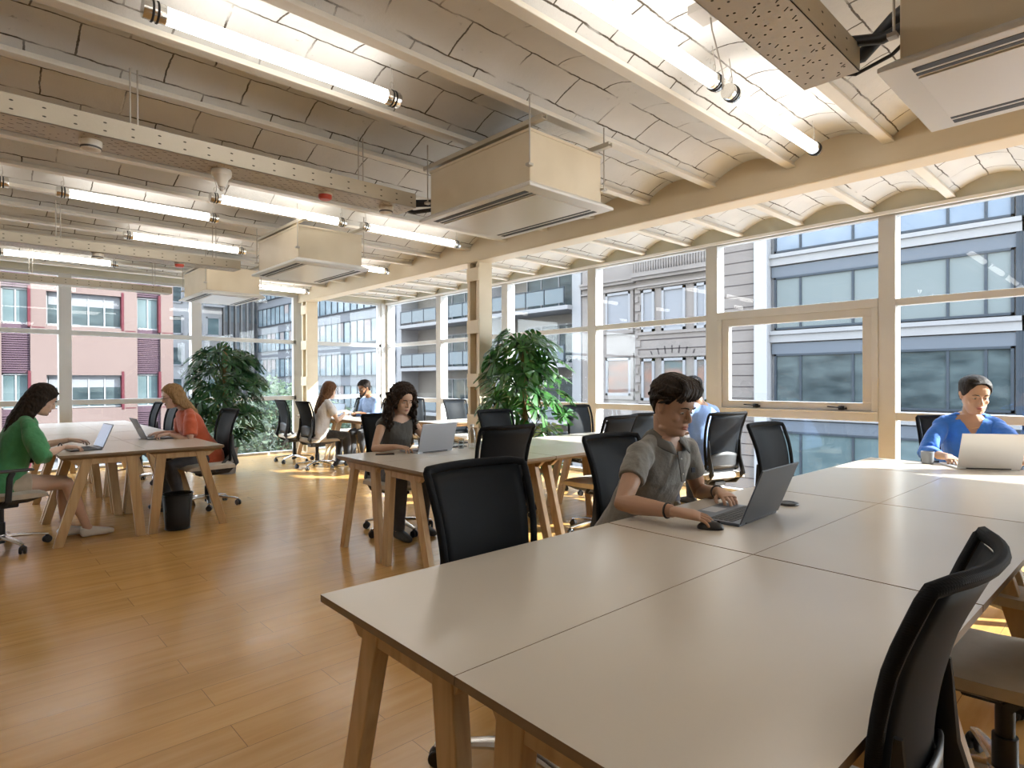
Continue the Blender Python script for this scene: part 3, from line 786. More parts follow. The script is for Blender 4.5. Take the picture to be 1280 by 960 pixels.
# ------------------------------------------------------------------ people
def skin_mat(name, c):
    m = mat(name, c, .48, spec=.4); b = m.node_tree.nodes['Principled BSDF']
    b.inputs['Subsurface Weight'].default_value = .08; b.inputs['Subsurface Radius'].default_value = (.5,.2,.1); b.inputs['Subsurface Scale'].default_value = .02
    return m
def hair_mat(name, c1, c2):
    m = mat(name, c1, .55, spec=.15); nt, ns, L, b = nodes(m)
    tc = ns.new('ShaderNodeTexCoord'); mp = nn(ns, 'ShaderNodeMapping'); mp.inputs['Scale'].default_value = (70,70,9); L.new(tc.outputs['Object'], mp.inputs[0])
    nz = nn(ns, 'ShaderNodeTexNoise', i_Scale=2., i_Detail=4.); L.new(mp.outputs[0], nz.inputs[0])
    r = ramp(ns, [(.3,c1),(.7,c2)]); L.new(nz.outputs['Fac'], r.inputs[0]); L.new(r.outputs[0], b.inputs['Base Color'])
    bp = nn(ns, 'ShaderNodeBump', i_Strength=.8, i_Distance=.006); L.new(nz.outputs['Fac'], bp.inputs['Height']); L.new(bp.outputs[0], b.inputs['Normal'])
    return m
def cloth_mat(name, c, amt=.12, rough=.8):
    c2 = tuple(min(1, x*(1+amt)+.01) for x in c)
    return mottled(name, c, c2, (9,9,9), rough, bump=.25, bscale=70, sheen=.25)

def remesh(mb, voxel, smooth=4, disp=0., dscale=.05, factor=.5):
    """union of overlapping closed pieces -> one continuous mesh"""
    me = bpy.data.meshes.new('tmp'); me.from_pydata(mb.v, [], mb.f); me.update()
    bm = bmesh.new(); bm.from_mesh(me); bmesh.ops.recalc_face_normals(bm, faces=bm.faces); bm.to_mesh(me); bm.free()
    o = bpy.data.objects.new('tmp', me); COL.objects.link(o)
    md = o.modifiers.new('r', 'REMESH'); md.mode = 'VOXEL'; md.voxel_size = voxel
    if smooth: s = o.modifiers.new('s', 'SMOOTH'); s.iterations = smooth; s.factor = factor
    dg = bpy.context.evaluated_depsgraph_get(); dg.update()
    out = bpy.data.meshes.new_from_object(o.evaluated_get(dg))
    bpy.data.objects.remove(o); bpy.data.meshes.remove(me)
    if disp:
        n = len(out.vertices); co = np.empty(n*3, 'f'); nr = np.empty(n*3, 'f'); out.vertices.foreach_get('co', co); out.vertices.foreach_get('normal', nr)
        co = co.reshape(-1,3); nr = nr.reshape(-1,3)
        d = np.array([noise.fractal(Vector((float(p[0]/dscale), float(p[1]/dscale), float(p[2]/(dscale*1.6)))), 1., 2., 3) for p in co])
        co += nr*(d[:,None]*disp); out.vertices.foreach_set('co', co.astype('f').ravel()); out.update()
    out.polygons.foreach_set('use_smooth', [True]*len(out.polygons))
    return out
def join_meshes(name, meshes, mats):
    v = []; f = []
    for m in meshes:
        o = len(v); v += [tuple(q.co) for q in m.vertices]; f += [[i+o for i in p.vertices] for p in m.polygons]
    me = bpy.data.meshes.new(name); me.from_pydata(v, [], f); me.update()
    me.polygons.foreach_set('use_smooth', [True]*len(me.polygons))
    for q in mats: me.materials.append(q)
    return me
def mobj(name, me, m, parent):
    if not me.materials: me.materials.append(m)
    me.name = name
    o = bpy.data.objects.new(name, me); COL.objects.link(o); o.parent = parent; return o

HH = .232
HP = [ # z, front, back, half width  (fractions of head height / metres)
 (-.03,.045,-.015,.028),(.0,.070,-.018,.036),(.05,.083,-.025,.044),(.12,.086,-.035,.052),(.17,.081,-.045,.057),(.22,.086,-.055,.0605),(.28,.083,-.066,.0635),(.36,.080,-.080,.067),
 (.45,.076,-.090,.070),(.50,.073,-.095,.0715),(.565,.083,-.099,.073),(.64,.085,-.102,.075),(.74,.081,-.103,.076),(.83,.070,-.097,.072),(.90,.054,-.085,.063),(.955,.032,-.066,.047),(.99,.006,-.042,.024),(1.0,-.01,-.026,.006)]
def hprof(z):
    if z <= HP[0][0]: return HP[0][1:]
    for i in range(len(HP)-1):
        a, b = HP[i], HP[i+1]
        if a[0] <= z <= b[0]:
            t = (z-a[0])/(b[0]-a[0]); return tuple(a[k]+(b[k]-a[k])*t for k in (1,2,3))
    return HP[-1][1:]
def head_pt(th, z, off=0.):
    f, b, w = hprof(z); c = (f+b)/2 ; ry = (f-b)/2+off; rx = w+off
    s, k = math.sin(th), math.cos(th); p = 2/2.25
    return Vector((rx*math.copysign(abs(s)**p, s), c+ry*math.copysign(abs(k)**p, k), z*HH))
def head_parts(mb, M, male=True):
    n = 28; zs = [q[0] for q in HP]; zz = []
    for i in range(len(zs)-1): zz += [zs[i], (zs[i]+zs[i+1])/2]
    zz.append(1.0); vs = []; fs = []
    for z in zz:
        for j in range(n): vs.append(M @ head_pt(2*PI*j/n, z))
    for i in range(len(zz)-1):
        for j in range(n): fs.append((i*n+j, i*n+(j+1)%n, (i+1)*n+(j+1)%n, (i+1)*n+j))
    fs.append(tuple(range(n))[::-1]); fs.append(tuple((len(zz)-1)*n+j for j in range(n)))
    mb.add(vs, fs)
    P = lambda x, y, z: M @ Vector((x, y, z*HH))
    mb.loft([P(0,.074,.56), P(0,.086,.48), P(0,.097,.40), P(0,.100,.355), P(0,.088,.315)], [.007,.0085,.0105,.0115,.008], 10)
    for s in (-1, 1):
        mb.ell(P(s*.0115,.088,.335), (.0075,.010,.008)); mb.ell(P(s*.030,.068,.575), (.022,.013,.009))
        mb.ell(P(s*.040,.056,.37), (.022,.018,.024)); 
        mb.ell(P(s*.031,.0665,.497), (.0155,.011,.0115))
        E_ = M.to_3x3()
        m3 = E_ @ Matrix.Rotation(s*R(-18), 3, 'Z')
        mb.ell(P(s*.0755,-.008,.49), (.0075,.018,.031), M=m3.to_4x4()); mb.ell(P(s*.0815,-.015,.53), (.006,.013,.017), M=m3.to_4x4())
    mb.ell(P(0,.083,.225), (.024,.0115,.0062)); mb.ell(P(0,.081,.185), (.020,.0115,.0072)); mb.ell(P(0,.076,.07), (.020,.016,.016))
    if male: 
        for s in (-1,1): mb.ell(P(s*.045,.01,.10), (.014,.030,.016))
def face_features(root, M, skin, lipc, browc, glasses=False, down=.6, mouth=1., beard=None):
    P = lambda x, y, z: M @ Vector((x, y, z*HH))
    M3 = M.to_3x3().to_4x4()
    e = MB(); 
    for s in (-1, 1): e.ell(P(s*.031,.0695,.487), (.0105,.0092,.0045), M=M3)
    eo = e.build('eyes', mat('eye_white', (.62,.60,.57), .25), root, smooth=True)
    e = MB()
    for s in (-1, 1): e.ell(P(s*.031,.0755,.480), (.0046,.0045,.0042), M=M3)
    e.build('iris', mat('iris_dark', (.02,.012,.008), .15), eo, smooth=True)
    l = MB()
    for s in (-1, 1):
        l.loft([P(s*(.031+.0145*t), .0795-.006*t*t-(.003 if t*s<0 else 0), .492-.020*t*t) for t in (-1,-.5,0,.5,1)], [(.0010,.0016)]*5, 6)
    l.build('eyelashes', mat('lash', (.01,.007,.006), .6), root)
    b = MB()
    for s in (-1, 1): b.loft([P(s*x, y, z) for x, y, z in ((.013,.0895,.575),(.024,.0905,.595),(.037,.084,.598),(.049,.072,.572))], [(.0028,.003),(.0036,.004),(.003,.0036),(.0012,.002)], 8)
    b.build('eyebrows', browc, root, smooth=True)
    li = MB(); li.loft([P(x, .0925-.9*x*x*10-abs(x)*.12, .226+.002*mouth) for x in (-.022,-.012,-.004,.004,.012,.022)], [(.0012,.001),(.0035,.0032),(.0042,.0036),(.0042,.0036),(.0035,.0032),(.0012,.001)], 8)
    li.loft([P(x, .0915-.9*x*x*10-abs(x)*.12, .190) for x in (-.018,-.009,0,.009,.018)], [(.0014,.001),(.005,.004),(.0058,.0045),(.005,.004),(.0014,.001)], 8)
    li.build('lips', lipc, root, smooth=True)
    if glasses:
        g = MB()
        for s in (-1, 1):
            g.loft([P(s*.032+.021*math.cos(a), .0935+.001*math.cos(a), .49+.075*math.sin(a)) for a in [2*PI*i/18 for i in range(19)]], [.0014]*19, 6)
            g.loft([P(s*.053,.092,.50), P(s*.076,.04,.51), P(s*.08,-.01,.50)], [.0013]*3, 6)
        g.loft([P(-.011,.096,.50), P(0,.099,.51), P(.011,.096,.50)], [.0013]*3, 6)
        g.build('glasses', mat('glasses_frame', (.02,.015,.014), .3), root)
def hair_cap(mb, M, th=.012, line=None, top=0.):
    """shell hugging the skull above the hairline"""
    line = line or [(0,.80),(35,.78),(58,.68),(72,.56),(84,.50),(96,.50),(112,.32),(180,.10)]
    def hl(a):
        a = abs(math.degrees(a)); a = 360-a if a > 180 else a
        for i in range(len(line)-1):
            if line[i][0] <= a <= line[i+1][0]:
                t = (a-line[i][0])/(line[i+1][0]-line[i][0]); return line[i][1]+(line[i+1][1]-line[i][1])*t
        return line[-1][1]
    n = 40; K = 30; vs = []
    for i in range(K+1):
        for j in range(n):
            a = 2*PI*j/n; h = hl(a); z = h-.05 + (1.0-h+.05)*i/K
            g = min(1, max(0, (z-h+.02)/.07)); g = g*g*(3-2*g); o = -.006 + (th+.006+top*max(0,z-.7)/.3)*g
            p = head_pt(a, min(z,1.), o); 
            if z > .9: p.z += (o)*((z-.9)/.1)
            p.z += max(0, o)*.3 if z <= .9 else 0
            vs.append(M @ p)
    fs = [(i*n+j, i*n+(j+1)%n, (i+1)*n+(j+1)%n, (i+1)*n+j) for i in range(K) for j in range(n)]
    fs.append(tuple(range(n))[::-1]); fs.append(tuple(K*n+j for j in range(n)))
    mb.add(vs, fs)

def hand(mb, M, side, pose):
    """M maps hand frame (origin wrist, +y along fingers, +z back of the hand) to person; side=+1 right hand: thumb on -x"""
    sx = -1 if side > 0 else 1
    P = lambda x, y, z: M @ Vector((x*sx, y, z))
    mb.loft([P(0,-.03,0), P(0,.0,0), P(.0,.03,.001), P(-.001,.065,.002), P(-.003,.092,0)], [(.026,.019),(.027,.019),(.036,.0175),(.041,.0155),(.040,.012)], 16, side=(M.to_3x3() @ Vector((1,0,0))), power=2.6)
    curls = {'type': (.35,.55,.35), 'mouse': (.15,.35,.3), 'rest': (.25,.4,.3), 'fist': (1.0,1.3,.8), 'flat': (.08,.12,.1)}[pose]
    bases = [(.029,.088,.068), (.0095,.093,.077), (-.0115,.090,.071), (-.031,.082,.056)]
    for k, (bx, by, ln) in enumerate(bases):
        r = .0083 if k < 3 else .0072; a = 0; p = Vector((bx, by, 0)); pts = [Vector((bx*.9, by-.03, 0)), p.copy()]; spread = bx*3.2
        c0 = [c*(1+.12*k*(1 if pose=='type' else .3)) for c in curls]
        lift = -.28 if (pose == 'type' and k in (1,)) else 0
        a = lift
        for c, l in zip(c0, (.46,.30,.24)):
            a += c; p = p + Vector((math.sin(spread)*.5*ln*l*1.2, math.cos(a)*ln*l, -math.sin(a)*ln*l)); pts.append(p.copy())
        mb.loft([P(*q) for q in pts] + [P(*(pts[-1]+(pts[-1]-pts[-2]).normalized()*.004))], [r*1.05, r*1.05, r, r*.92, r*.82, r*.5], 10)
    mb.loft([P(.012,.012,-.004), P(.034,.035,-.010), P(.050,.060,-.015), P(.056,.082,-.020), P(.057,.094,-.023)], [.013,.0125,.0105,.0088,.005], 10)
def ik(S, W, a, b, pole):
    S = Vector(S); W = Vector(W); d = W-S; L = min(d.length, (a+b)*.995); d.normalize(); W = S+d*L
    x = (a*a-b*b+L*L)/(2*L); h = math.sqrt(max(0, a*a-x*x)); p = Vector(pole); p = (p-d*p.dot(d)).normalized()
    return S+d*x+p*h, W
def make_person(label, loc, face_deg, skin, hairfn, shirt_m, *, s=1., male=True, lean=.08, headfwd=.04, pitch=20, yaw=0, roll=0, wr=None, poles=None, handdir=None, handpose=('type','type'), sleeve=.45,
                pants_m=None, legs='bent', voxel=.006, collar=None, neck_open=0., shirt_len=.0, bare_thigh=False, shoe_m=None, glasses=False, browc=None, lipc=None, head_s=1., armlen=(.285,.255), wide=1., twist=0., sleeve_r=1., knees=None, feet=None, vneck=None, puff=0., turn=0, dv=0.):
    """seated figure facing +y in its own frame, hips above the origin; all lengths in metres"""
    t = thing('person', label, 'person', (*loc[:2], 0), R(face_deg-90))
    sw = (.185 if male else .165)*wide; L = lean
    tw = Matrix.Rotation(R(twist), 4, 'Z')
    spine = [((0,-.02,.47),(.165,.115)),((0,0,.56),(.165,.118)),((0,.03*1+L*.15,.68),(.140 if male else .122,.100)),((0,.02+L*.45,.80),(.155 if male else .135,.108)),((0,.015+L*.7,.91),(.170 if male else .150,.113)),
             ((0,L*.9,1.0),(.165 if male else .150,.098)),((0,L,1.055),(.125,.075)),((0,L,1.10),(.068,.060))]
    if not male: spine[4] = (spine[4][0],(.148,.122))
    def TWP(p): 
        z = p[2]; k = min(1, max(0, (z-.6)/.4)); return Matrix.Rotation(R(twist)*k, 4, 'Z') @ Vector(p)
    sp = [TWP(p) for p, r in spine]; sr = [(r[0]*wide, r[1]) for p, r in spine]
    body = MB()
    body.loft(sp, sr, 20, side=(1,0,0), power=2.4)
    nb = TWP((0, L, 1.075)); rn = .056 if male else .047
    hb = nb + Vector((0, headfwd, .105))
    body.loft([nb+Vector((0,-.01,-.02)), nb+Vector((0,headfwd*.4,.05)), hb+Vector((0,-.005,.03))], [rn*1.15, rn, rn*.98], 16)
    MH = Matrix.Translation(hb) @ Matrix.Rotation(R(yaw), 4, 'Z') @ Matrix.Rotation(R(-pitch), 4, 'X') @ Matrix.Rotation(R(roll), 4, 'Y') @ Matrix.Scale(head_s, 4) @ Matrix.Translation((0, .022, -.045))
    head_parts(body, MH, male)
    shirt = MB(); so = .012
    shirt.loft([sp[0]+Vector((0,0,.0))]+sp[1:7]+[sp[7]+Vector((0,0,-.012-neck_open*.02))], [(a+so+(.018 if i < 3 else 0), b+so+(.022 if i < 3 else 0)) for i, (a, b) in enumerate(sr[:7])]+[(.072,.066)], 24, side=(1,0,0), power=2.4)
    for q in (-1, 1):     # slope from neck to shoulder
        body.loft([nb+Vector((0,-.012,.02)), nb+Vector((q*.06,-.012,-.008)), TWP((q*sw*.95, L-.008, 1.03))], [rn*.95,.045,.040], 12)
        shirt.loft([nb+Vector((q*.028,-.012,-.018-.02*neck_open)), nb+Vector((q*.075,-.012,-.012)), TWP((q*sw*.95, L-.008, 1.03))], [.050,.052,.052], 14)
    hands = []; 
    for i, sd in enumerate((-1, 1)):       # left, right
        S = TWP((sd*sw, L-.005, 1.015)); W = wr[i]; W = Vector(W)
        E, W = ik(S, W, armlen[0], armlen[1], poles[i] if poles else (sd*.5, -.4, -1))
        rr = 1. if male else .84
        body.ell(S, (.060*rr,.058*rr,.060*rr)); 
        body.loft([S, S.lerp(E,.35), S.lerp(E,.75), E, E.lerp(W,.25), E.lerp(W,.6), W], [.052*rr,.050*rr,.043*rr,.040*rr,.043*rr,.036*rr,(.029*rr,.023*rr)], 14)
        hd_ = Vector(handdir[i]) if handdir else (W-E); hd_.normalize()
        up = Vector((0,0,1)); x = hd_.cross(up).normalized(); z = x.cross(hd_).normalized()
        MW_ = Matrix((x, hd_, z)).transposed().to_4x4(); 
        if isinstance(turn, (tuple, list)) and turn[i]: MW_ = MW_ @ Matrix.Rotation(R(turn[i]), 4, 'Y')
        MW_.translation = W + hd_*.012
        if not male: MW_ = MW_ @ Matrix.Scale(.93, 4)
        hm = MB(); hand(hm, MW_, sd, handpose[i]); hands.append(hm)
        # sleeve
        q = sleeve; so2 = .014*sleeve_r
        if q <= 1:
            C = S.lerp(E, q); shirt.ell(S, (.070*rr,.066*rr,.068*rr)); r1 = (.062*rr*sleeve_r+puff); 
            shirt.loft([S+Vector((-sd*.02,0,.005)), S.lerp(E,q*.35), S.lerp(E,q*.8), C], [.062*rr, r1, r1*.98+puff*.5, (r1*.97 if not puff else .055)], 18)
        else:
            q2 = q-1; C = E.lerp(W, q2); shirt.ell(S, (.070*rr,.066*rr,.068*rr))
            shirt.loft([S+Vector((-sd*.02,0,.005)), S.lerp(E,.35), S.lerp(E,.8), E, E.lerp(W,q2*.4), C], [.062*rr,(.062*rr+puff),(.056*rr+puff*1.3),(.056*rr+puff),(.055*rr+puff*.8),.042*rr+puff*.2], 18)
    kn = knees or [(-.13,.43,.50),(.13,.43,.50)]; ft = feet or [(-.14,.40,.0),(.14,.44,.0)]
    pants = MB(); shoes = []
    for i, sd in enumerate((-1, 1)):
        Hj = Vector((sd*.085, .0, .535)); K = Vector(kn[i]); F_ = Vector(ft[i]); A = F_+Vector((0,-.03,.085))
        body.loft([Hj, Hj.lerp(K,.5), K, K.lerp(A,.3), K.lerp(A,.75), A], [.082,.072,.056,.056,.038,.034], 14)
        foot_d = (F_-A); fd = Vector((K.x*0, 1, 0))
        body.loft([A, F_+Vector((0,.0,.045)), F_+Vector((0,.10,.03)), F_+Vector((0,.16,.022))], [.034,.038,.036,.02], 12)
        if pants_m:
            qk = .45 if bare_thigh else 1
            if bare_thigh: pants.loft([Hj+Vector((0,-.05,0)), Hj, Hj.lerp(K,.25), Hj.lerp(K,.42)], [.10,.103,.098,.094], 18)
            else: pants.loft([Hj+Vector((0,-.05,0)), Hj, Hj.lerp(K,.5), K, K.lerp(A,.3), K.lerp(A,.75), A+Vector((0,0,-.01))], [.095,.100,.088,.072,.07,.058,.054], 18)
        sh = [(F_+Vector((0,y,z)), r) for y, z, r in ((-.085,.035,(.026,.028)),(-.06,.045,(.036,.042)),(.0,.048,(.040,.045)),(.07,.038,(.045,.036)),(.13,.030,(.043,.028)),(.175,.024,(.026,.018)))]
        so_ = MB(); shoes.append(so_); so_.loft([p for p, r in sh], [r for p, r in sh], 16, side=(1,0,0), power=2.6)
    if pants_m: pants.loft([(0,-.03,.44),(0,-.02,.50),(0,0,.58),(0,.005,.62)], [(.15,.11),(.18,.13),(.175,.128),(.165,.12)], 20, side=(1,0,0), power=2.4)
    bm_e = remesh(body, voxel, 5); hm_e = [remesh(h, .0028 if voxel < .0055 else .0045, 3) for h in hands]
    bo = mobj('body', join_meshes('body', [bm_e]+hm_e, [skin]), skin, t)
    sme = remesh(shirt, max(voxel, .006), 8, disp=.006+dv, dscale=.075)
    if vneck:
        bq = bmesh.new(); bq.from_mesh(sme); Rt_ = Matrix.Rotation(R(-twist), 3, 'Z'); dl = []
        for f_ in bq.faces:
            c = Rt_ @ f_.calc_center_median()
            if c.y > L+.028 and c.z > 1.075 - vneck[0] + abs(c.x)*vneck[1]: dl.append(f_)
        bmesh.ops.delete(bq, geom=dl, context='FACES'); bq.to_mesh(sme); bq.free()
    sh_o = mobj('shirt', sme, shirt_m, t)
    if pants_m: mobj('trousers', remesh(pants, .009, 6, disp=.006, dscale=.08), pants_m, t)
    for so_ in shoes: mobj('shoe', remesh(so_, .007, 4), shoe_m or mat('dark_shoe', (.03,.03,.03), .5), t)
    face_features(t, MH, skin, lipc or mat('lips', (.34,.13,.10), .4), browc or mat('brow_dark', (.018,.012,.009), .8), glasses)
    if collar: collar(sh_o, nb, L)
    hairfn(t, MH, nb)
    t['_E'] = 0; del t['_E']
    return t, MH, nb

# hair styles ----------------------------------------------------
def hair_short(m, th=.014, top=.004, curl=0.):
    def f(t, M, nb):
        h = MB(); hair_cap(h, M, th, top=top)
        mobj('hair', remesh(h, .004, 2, disp=.004+curl, dscale=.012), m, t)
    return f
def hair_quiff(m):
    def f(t, M, nb):
        P = lambda x, y, z: M @ Vector((x, y, z*HH)); h = MB()
        line = [(0,.80),(30,.79),(52,.72),(66,.62),(78,.52),(88,.60),(97,.66),(112,.44),(140,.24),(180,.20)]
        hair_cap(h, M, .008, line)
        hair_cap(h, M, .017, [(0,.82),(40,.80),(60,.74),(90,.70),(120,.50),(150,.34),(180,.30)], top=.010)
        rnd = random.Random(4)
        for k in range(64):      # locks combed from the crown, sweeping forward and sideways over the brow
            u = rnd.random(); x0 = -.060+.112*u; ex = x0+.010+.030*rnd.random(); dz = .63+.10*(1-u)+.10*rnd.random(); q = rnd.uniform(-.004,.006)
            h.loft([P(x0*.8,-.045+.03*rnd.random(),1.015), P(x0*.9,.01,1.06+q*3), P(x0,.055,1.03+q*4), P((x0+ex)/2,.080+q,.94), P(ex,.091+q-.12*abs(ex),.83), P(ex+.010,.089+q-.5*max(0,abs(ex)-.03),dz)], [.004,.0085,.0095,.0085,.006,.0012], 6)
        for k in range(70):      # short locks lying back over the sides and crown
            a = R(rnd.uniform(50, 310)); z = rnd.uniform(.62,.98); p = head_pt(a, z, .020); d = Vector((math.sin(a)*.2, -1., -.35)).normalized()*.030; e = p + d
            zc = e.z/HH; e2 = head_pt(a + (.35 if math.sin(a) > 0 else -.35), max(.3, min(.98, zc-.05)), .021)
            h.loft([M @ (p), M @ (p.lerp(e2,.5)+Vector((0,0,.003))), M @ e2], [.004,.0075,.0015], 6)
        mobj('hair', remesh(h, .0028, 1, disp=.0012, dscale=.008), m, t)
    return f
def hair_long(m, length=.36, part=.0, back=.03, tuck=0., fwd=True, curly=0., wid=.075):
    def f(t, M, nb):
        P = lambda x, y, z: M @ Vector((x, y, z*HH)); h = MB()
        line = [(0,.84),(25,.80),(48,.66),(62,.50),(75,.30),(90,.15),(180,.02)]
        hair_cap(h, M, .014, line, top=.004)
        rnd = random.Random(11)
        W0 = [P(math.sin(a)*.082, -.02+math.cos(a)*.085, .45) for a in []]
        n = 34
        for k in range(n):
            a = R(82 + (360-164)*k/(n-1)); rx, ry = .083, .098
            p1 = P(rx*math.sin(a)*.8, -.015+ry*math.cos(a)*.85, .86); p2 = P(rx*math.sin(a)*1.06, -.012+ry*math.cos(a), .55); p3 = P(rx*1.05*math.sin(a), -.015+ry*1.05*math.cos(a), .22)
            sgn = 1 if math.sin(a) > 0 else -1
            e = nb + Vector((math.sin(a)*(wid+.03)*1.0, -.045+math.cos(a)*.055 + (0.05 if (fwd and abs(math.sin(a))>.75) else 0), .0)); ln = length*(.9+.2*rnd.random())
            e2 = e + Vector((rnd.uniform(-.01,.01), -back + (.06 if (fwd and abs(math.sin(a))>.75) else -.02), -ln*.5)); e3 = e2 + Vector((0, .0, -ln*.4))
            h.loft([p1, p2, p3, e, e2, e3], [.016,.02,.021,.022,.018,.006], 8)
        mobj('hair', remesh(h, .006, 3, disp=.006, dscale=.02), m, t)
    return f
def hair_curly(m):
    def f(t, M, nb):
        P = lambda x, y, z: M @ Vector((x, y, z*HH)); h = MB(); rnd = random.Random(5)
        hair_cap(h, M, .03, [(0,.86),(25,.80),(48,.64),(62,.46),(75,.30),(90,.15),(180,.02)], top=.006)
        for k in range(190):
            a = R(rnd.uniform(55, 305)); w = rnd.random(); 
            rx = .10+.035*rnd.random(); 
            zz = 1.05 - 1.6*w
            spread = 1 + .25*min(1, max(0, w))*1.2
            p = P(rx*math.sin(a)*spread*(.75 if zz > .85 else 1), -.03+.10*math.cos(a)*(.8 if zz > .85 else 1)*(1+.1*w), zz)
            if zz < .0: p += Vector((0, .015, 0))
            q = p; pts = []; ph = rnd.uniform(0, 6.3); rr = .011
            for i in range(7): pts.append(q + Vector((rr*math.cos(ph+i*1.3), rr*math.sin(ph+i*1.3), -.016*i)))
            h.loft(pts, [.006,.011,.012,.012,.011,.010,.004], 7)
        for k in range(60):
            a = R(rnd.uniform(0, 360)); p = P(.07*math.sin(a)*rnd.random()**.5, -.015+.08*math.cos(a)*rnd.random()**.5, 1.02)
            if (M.inverted() @ p).y > .045: continue
            h.ell(p, (.018,.018,.013), 8, 6)
        mobj('hair', remesh(h, .0048, 1, disp=.008, dscale=.016), m, t)
    return f
def hair_bun(m):
    def f(t, M, nb):
        P = lambda x, y, z: M @ Vector((x, y, z*HH)); h = MB()
        hair_cap(h, M, .010, [(0,.86),(20,.84),(45,.70),(62,.56),(76,.46),(90,.44),(110,.30),(180,.10)], top=.002)
        h.ell(P(0,-.115,.45), (.038,.03,.038)); 
        mobj('hair', remesh(h, .004, 3, disp=.0015, dscale=.02), m, t)
        w = MB(); rnd = random.Random(2)
        for k in range(9):
            x = rnd.uniform(-.05,.05); y = rnd.uniform(-.03,.04); w.loft([P(x,y,1.0), P(x*1.2,y+.005,1.09), P(x*1.5+.01,y,1.15)], [.0006,.0005,.0003], 4)
        w.build('loose_hair', m, t)
    return f
# collars ---------------------------------------------------------
def polo_collar(m, open_=.5):
    def f(parent, nb, L):
        c = MB(); n = 22
        rows = []
        for i in range(n+1):
            a = R(24) + R(360-48)*i/n; 
            # a measured from front; collar stands behind the neck and falls open in front
            fr = abs(math.cos(a/2)); k = max(0, math.cos(a)); 
            x, y = math.sin(a), math.cos(a)
            top = nb + Vector((x*.066, y*.064-.006+.012*k, .055-.060*k)); out = nb + Vector((x*.084, y*.082-.006+.018*k, .042-.062*k)); low = nb + Vector((x*.112, y*.104-.004+.030*k, .010-.072*k)); inn = nb + Vector((x*.064, y*.062-.006, -.005-.05*k))
            rows.append([inn, top, out, low])
        vs = [p for r_ in rows for p in r_]; fs = [(i*4+j, (i+1)*4+j, (i+1)*4+j+1, i*4+j+1) for i in range(n) for j in range(3)]
        c.add(vs, fs); c.build('collar', m, parent, smooth=True, fixn=False, solid=.004)
        p = MB(); f0 = nb+Vector((0,.092,-.045)); f1 = nb+Vector((0,.118,-.19))
        p.bar(f0+Vector((.0,0,.0)), f1, .030, .006, up=(0,1,.3)); p.build('placket', m, parent, bevel=.002)
        b = MB()
        for q in (.25,.75): v = f0.lerp(f1, q)+Vector((0,.005,0)); b.ell(v, (.005,.003,.005), 8, 6)
        b.build('button', mat('button_white', (.7,.68,.62), .3), parent)
        # dark opening of the neckline
        s = MB(); 
    return f
def make_laptop(label, loc, rz, shell, W=.34, D=.235, ang=105, logo=False, group=None, keys=True):
    """hinge at the origin, keyboard towards -y (towards the user), screen leaning back over +y"""
    t = thing('laptop', label, 'laptop', loc, rz)
    b = MB(); b.box(-W/2, W/2, -D, 0, .0, .013); bo = b.build('base', shell, t, bevel=.004)
    k = MB(); kk = mat('laptop_key', (.02,.02,.022), .5)
    for r_ in range(5):
        n = 13
        for c in range(n):
            if r_ == 4 and 3 < c < 9: continue
            x0 = -W/2+.02+c*(W-.04)/n; y0 = -.035-r_*.021
            k.box(x0+.001, x0+(W-.04)/n-.0015, y0-.018, y0, .0128, .0145)
    x0 = -W/2+.02+4*(W-.04)/13; k.box(x0+.001, x0+5*(W-.04)/13-.002, -.119-.018, -.119, .0128, .0145)
    k.build('keyboard', kk, bo)
    p = MB(); p.box(-.055, .055, -D+.012, -D+.082, .0128, .0136); p.build('trackpad', mat('trackpad', (.30,.30,.31), .35), bo)
    M = Matrix.Translation((0,.0,.012)) @ Matrix.Rotation(R(90-ang), 4, 'X')
    s = MB(); s.box(-W/2, W/2, -.0, .006, .0, D*.97, M=M); lo = s.build('lid', shell, t, bevel=.0025)
    s = MB(); s.box(-W/2+.008, W/2-.008, -.0012, .0, .012, D*.97-.01, M=M); s.build('screen', mat('screen_dim_glow', (.012,.014,.02), .12, emis=(.35,.45,.6), estr=.25), lo)  # dark screen with a faint blue emission of its own
    h = MB(); h.cyl((-W*.35,0,.010),(W*.35,0,.010), .006, n=10); h.build('hinge', mat('hinge', (.03,.03,.035), .4), t)
    if logo:
        q = MB(); q.add([M @ Vector((.014*math.cos(a)+(.0),.0066,D*.5+.014*math.sin(a))) for a in [2*PI*i/14 for i in range(14)]], [tuple(range(14))]); q.build('emblem', mat('emblem', (.25,.25,.25), .2, .8), lo)
    return t
M_ALSIL = mat('silver_shell', (.36,.38,.42), .35, .55)
M_ALDRK = mat('slate_shell', (.085,.10,.125), .38, .35)
M_ALWHT = mat('pale_silver_shell', (.72,.72,.73), .38, .3)
M_ALGRY = mat('grey_shell', (.12,.125,.135), .38, .4)

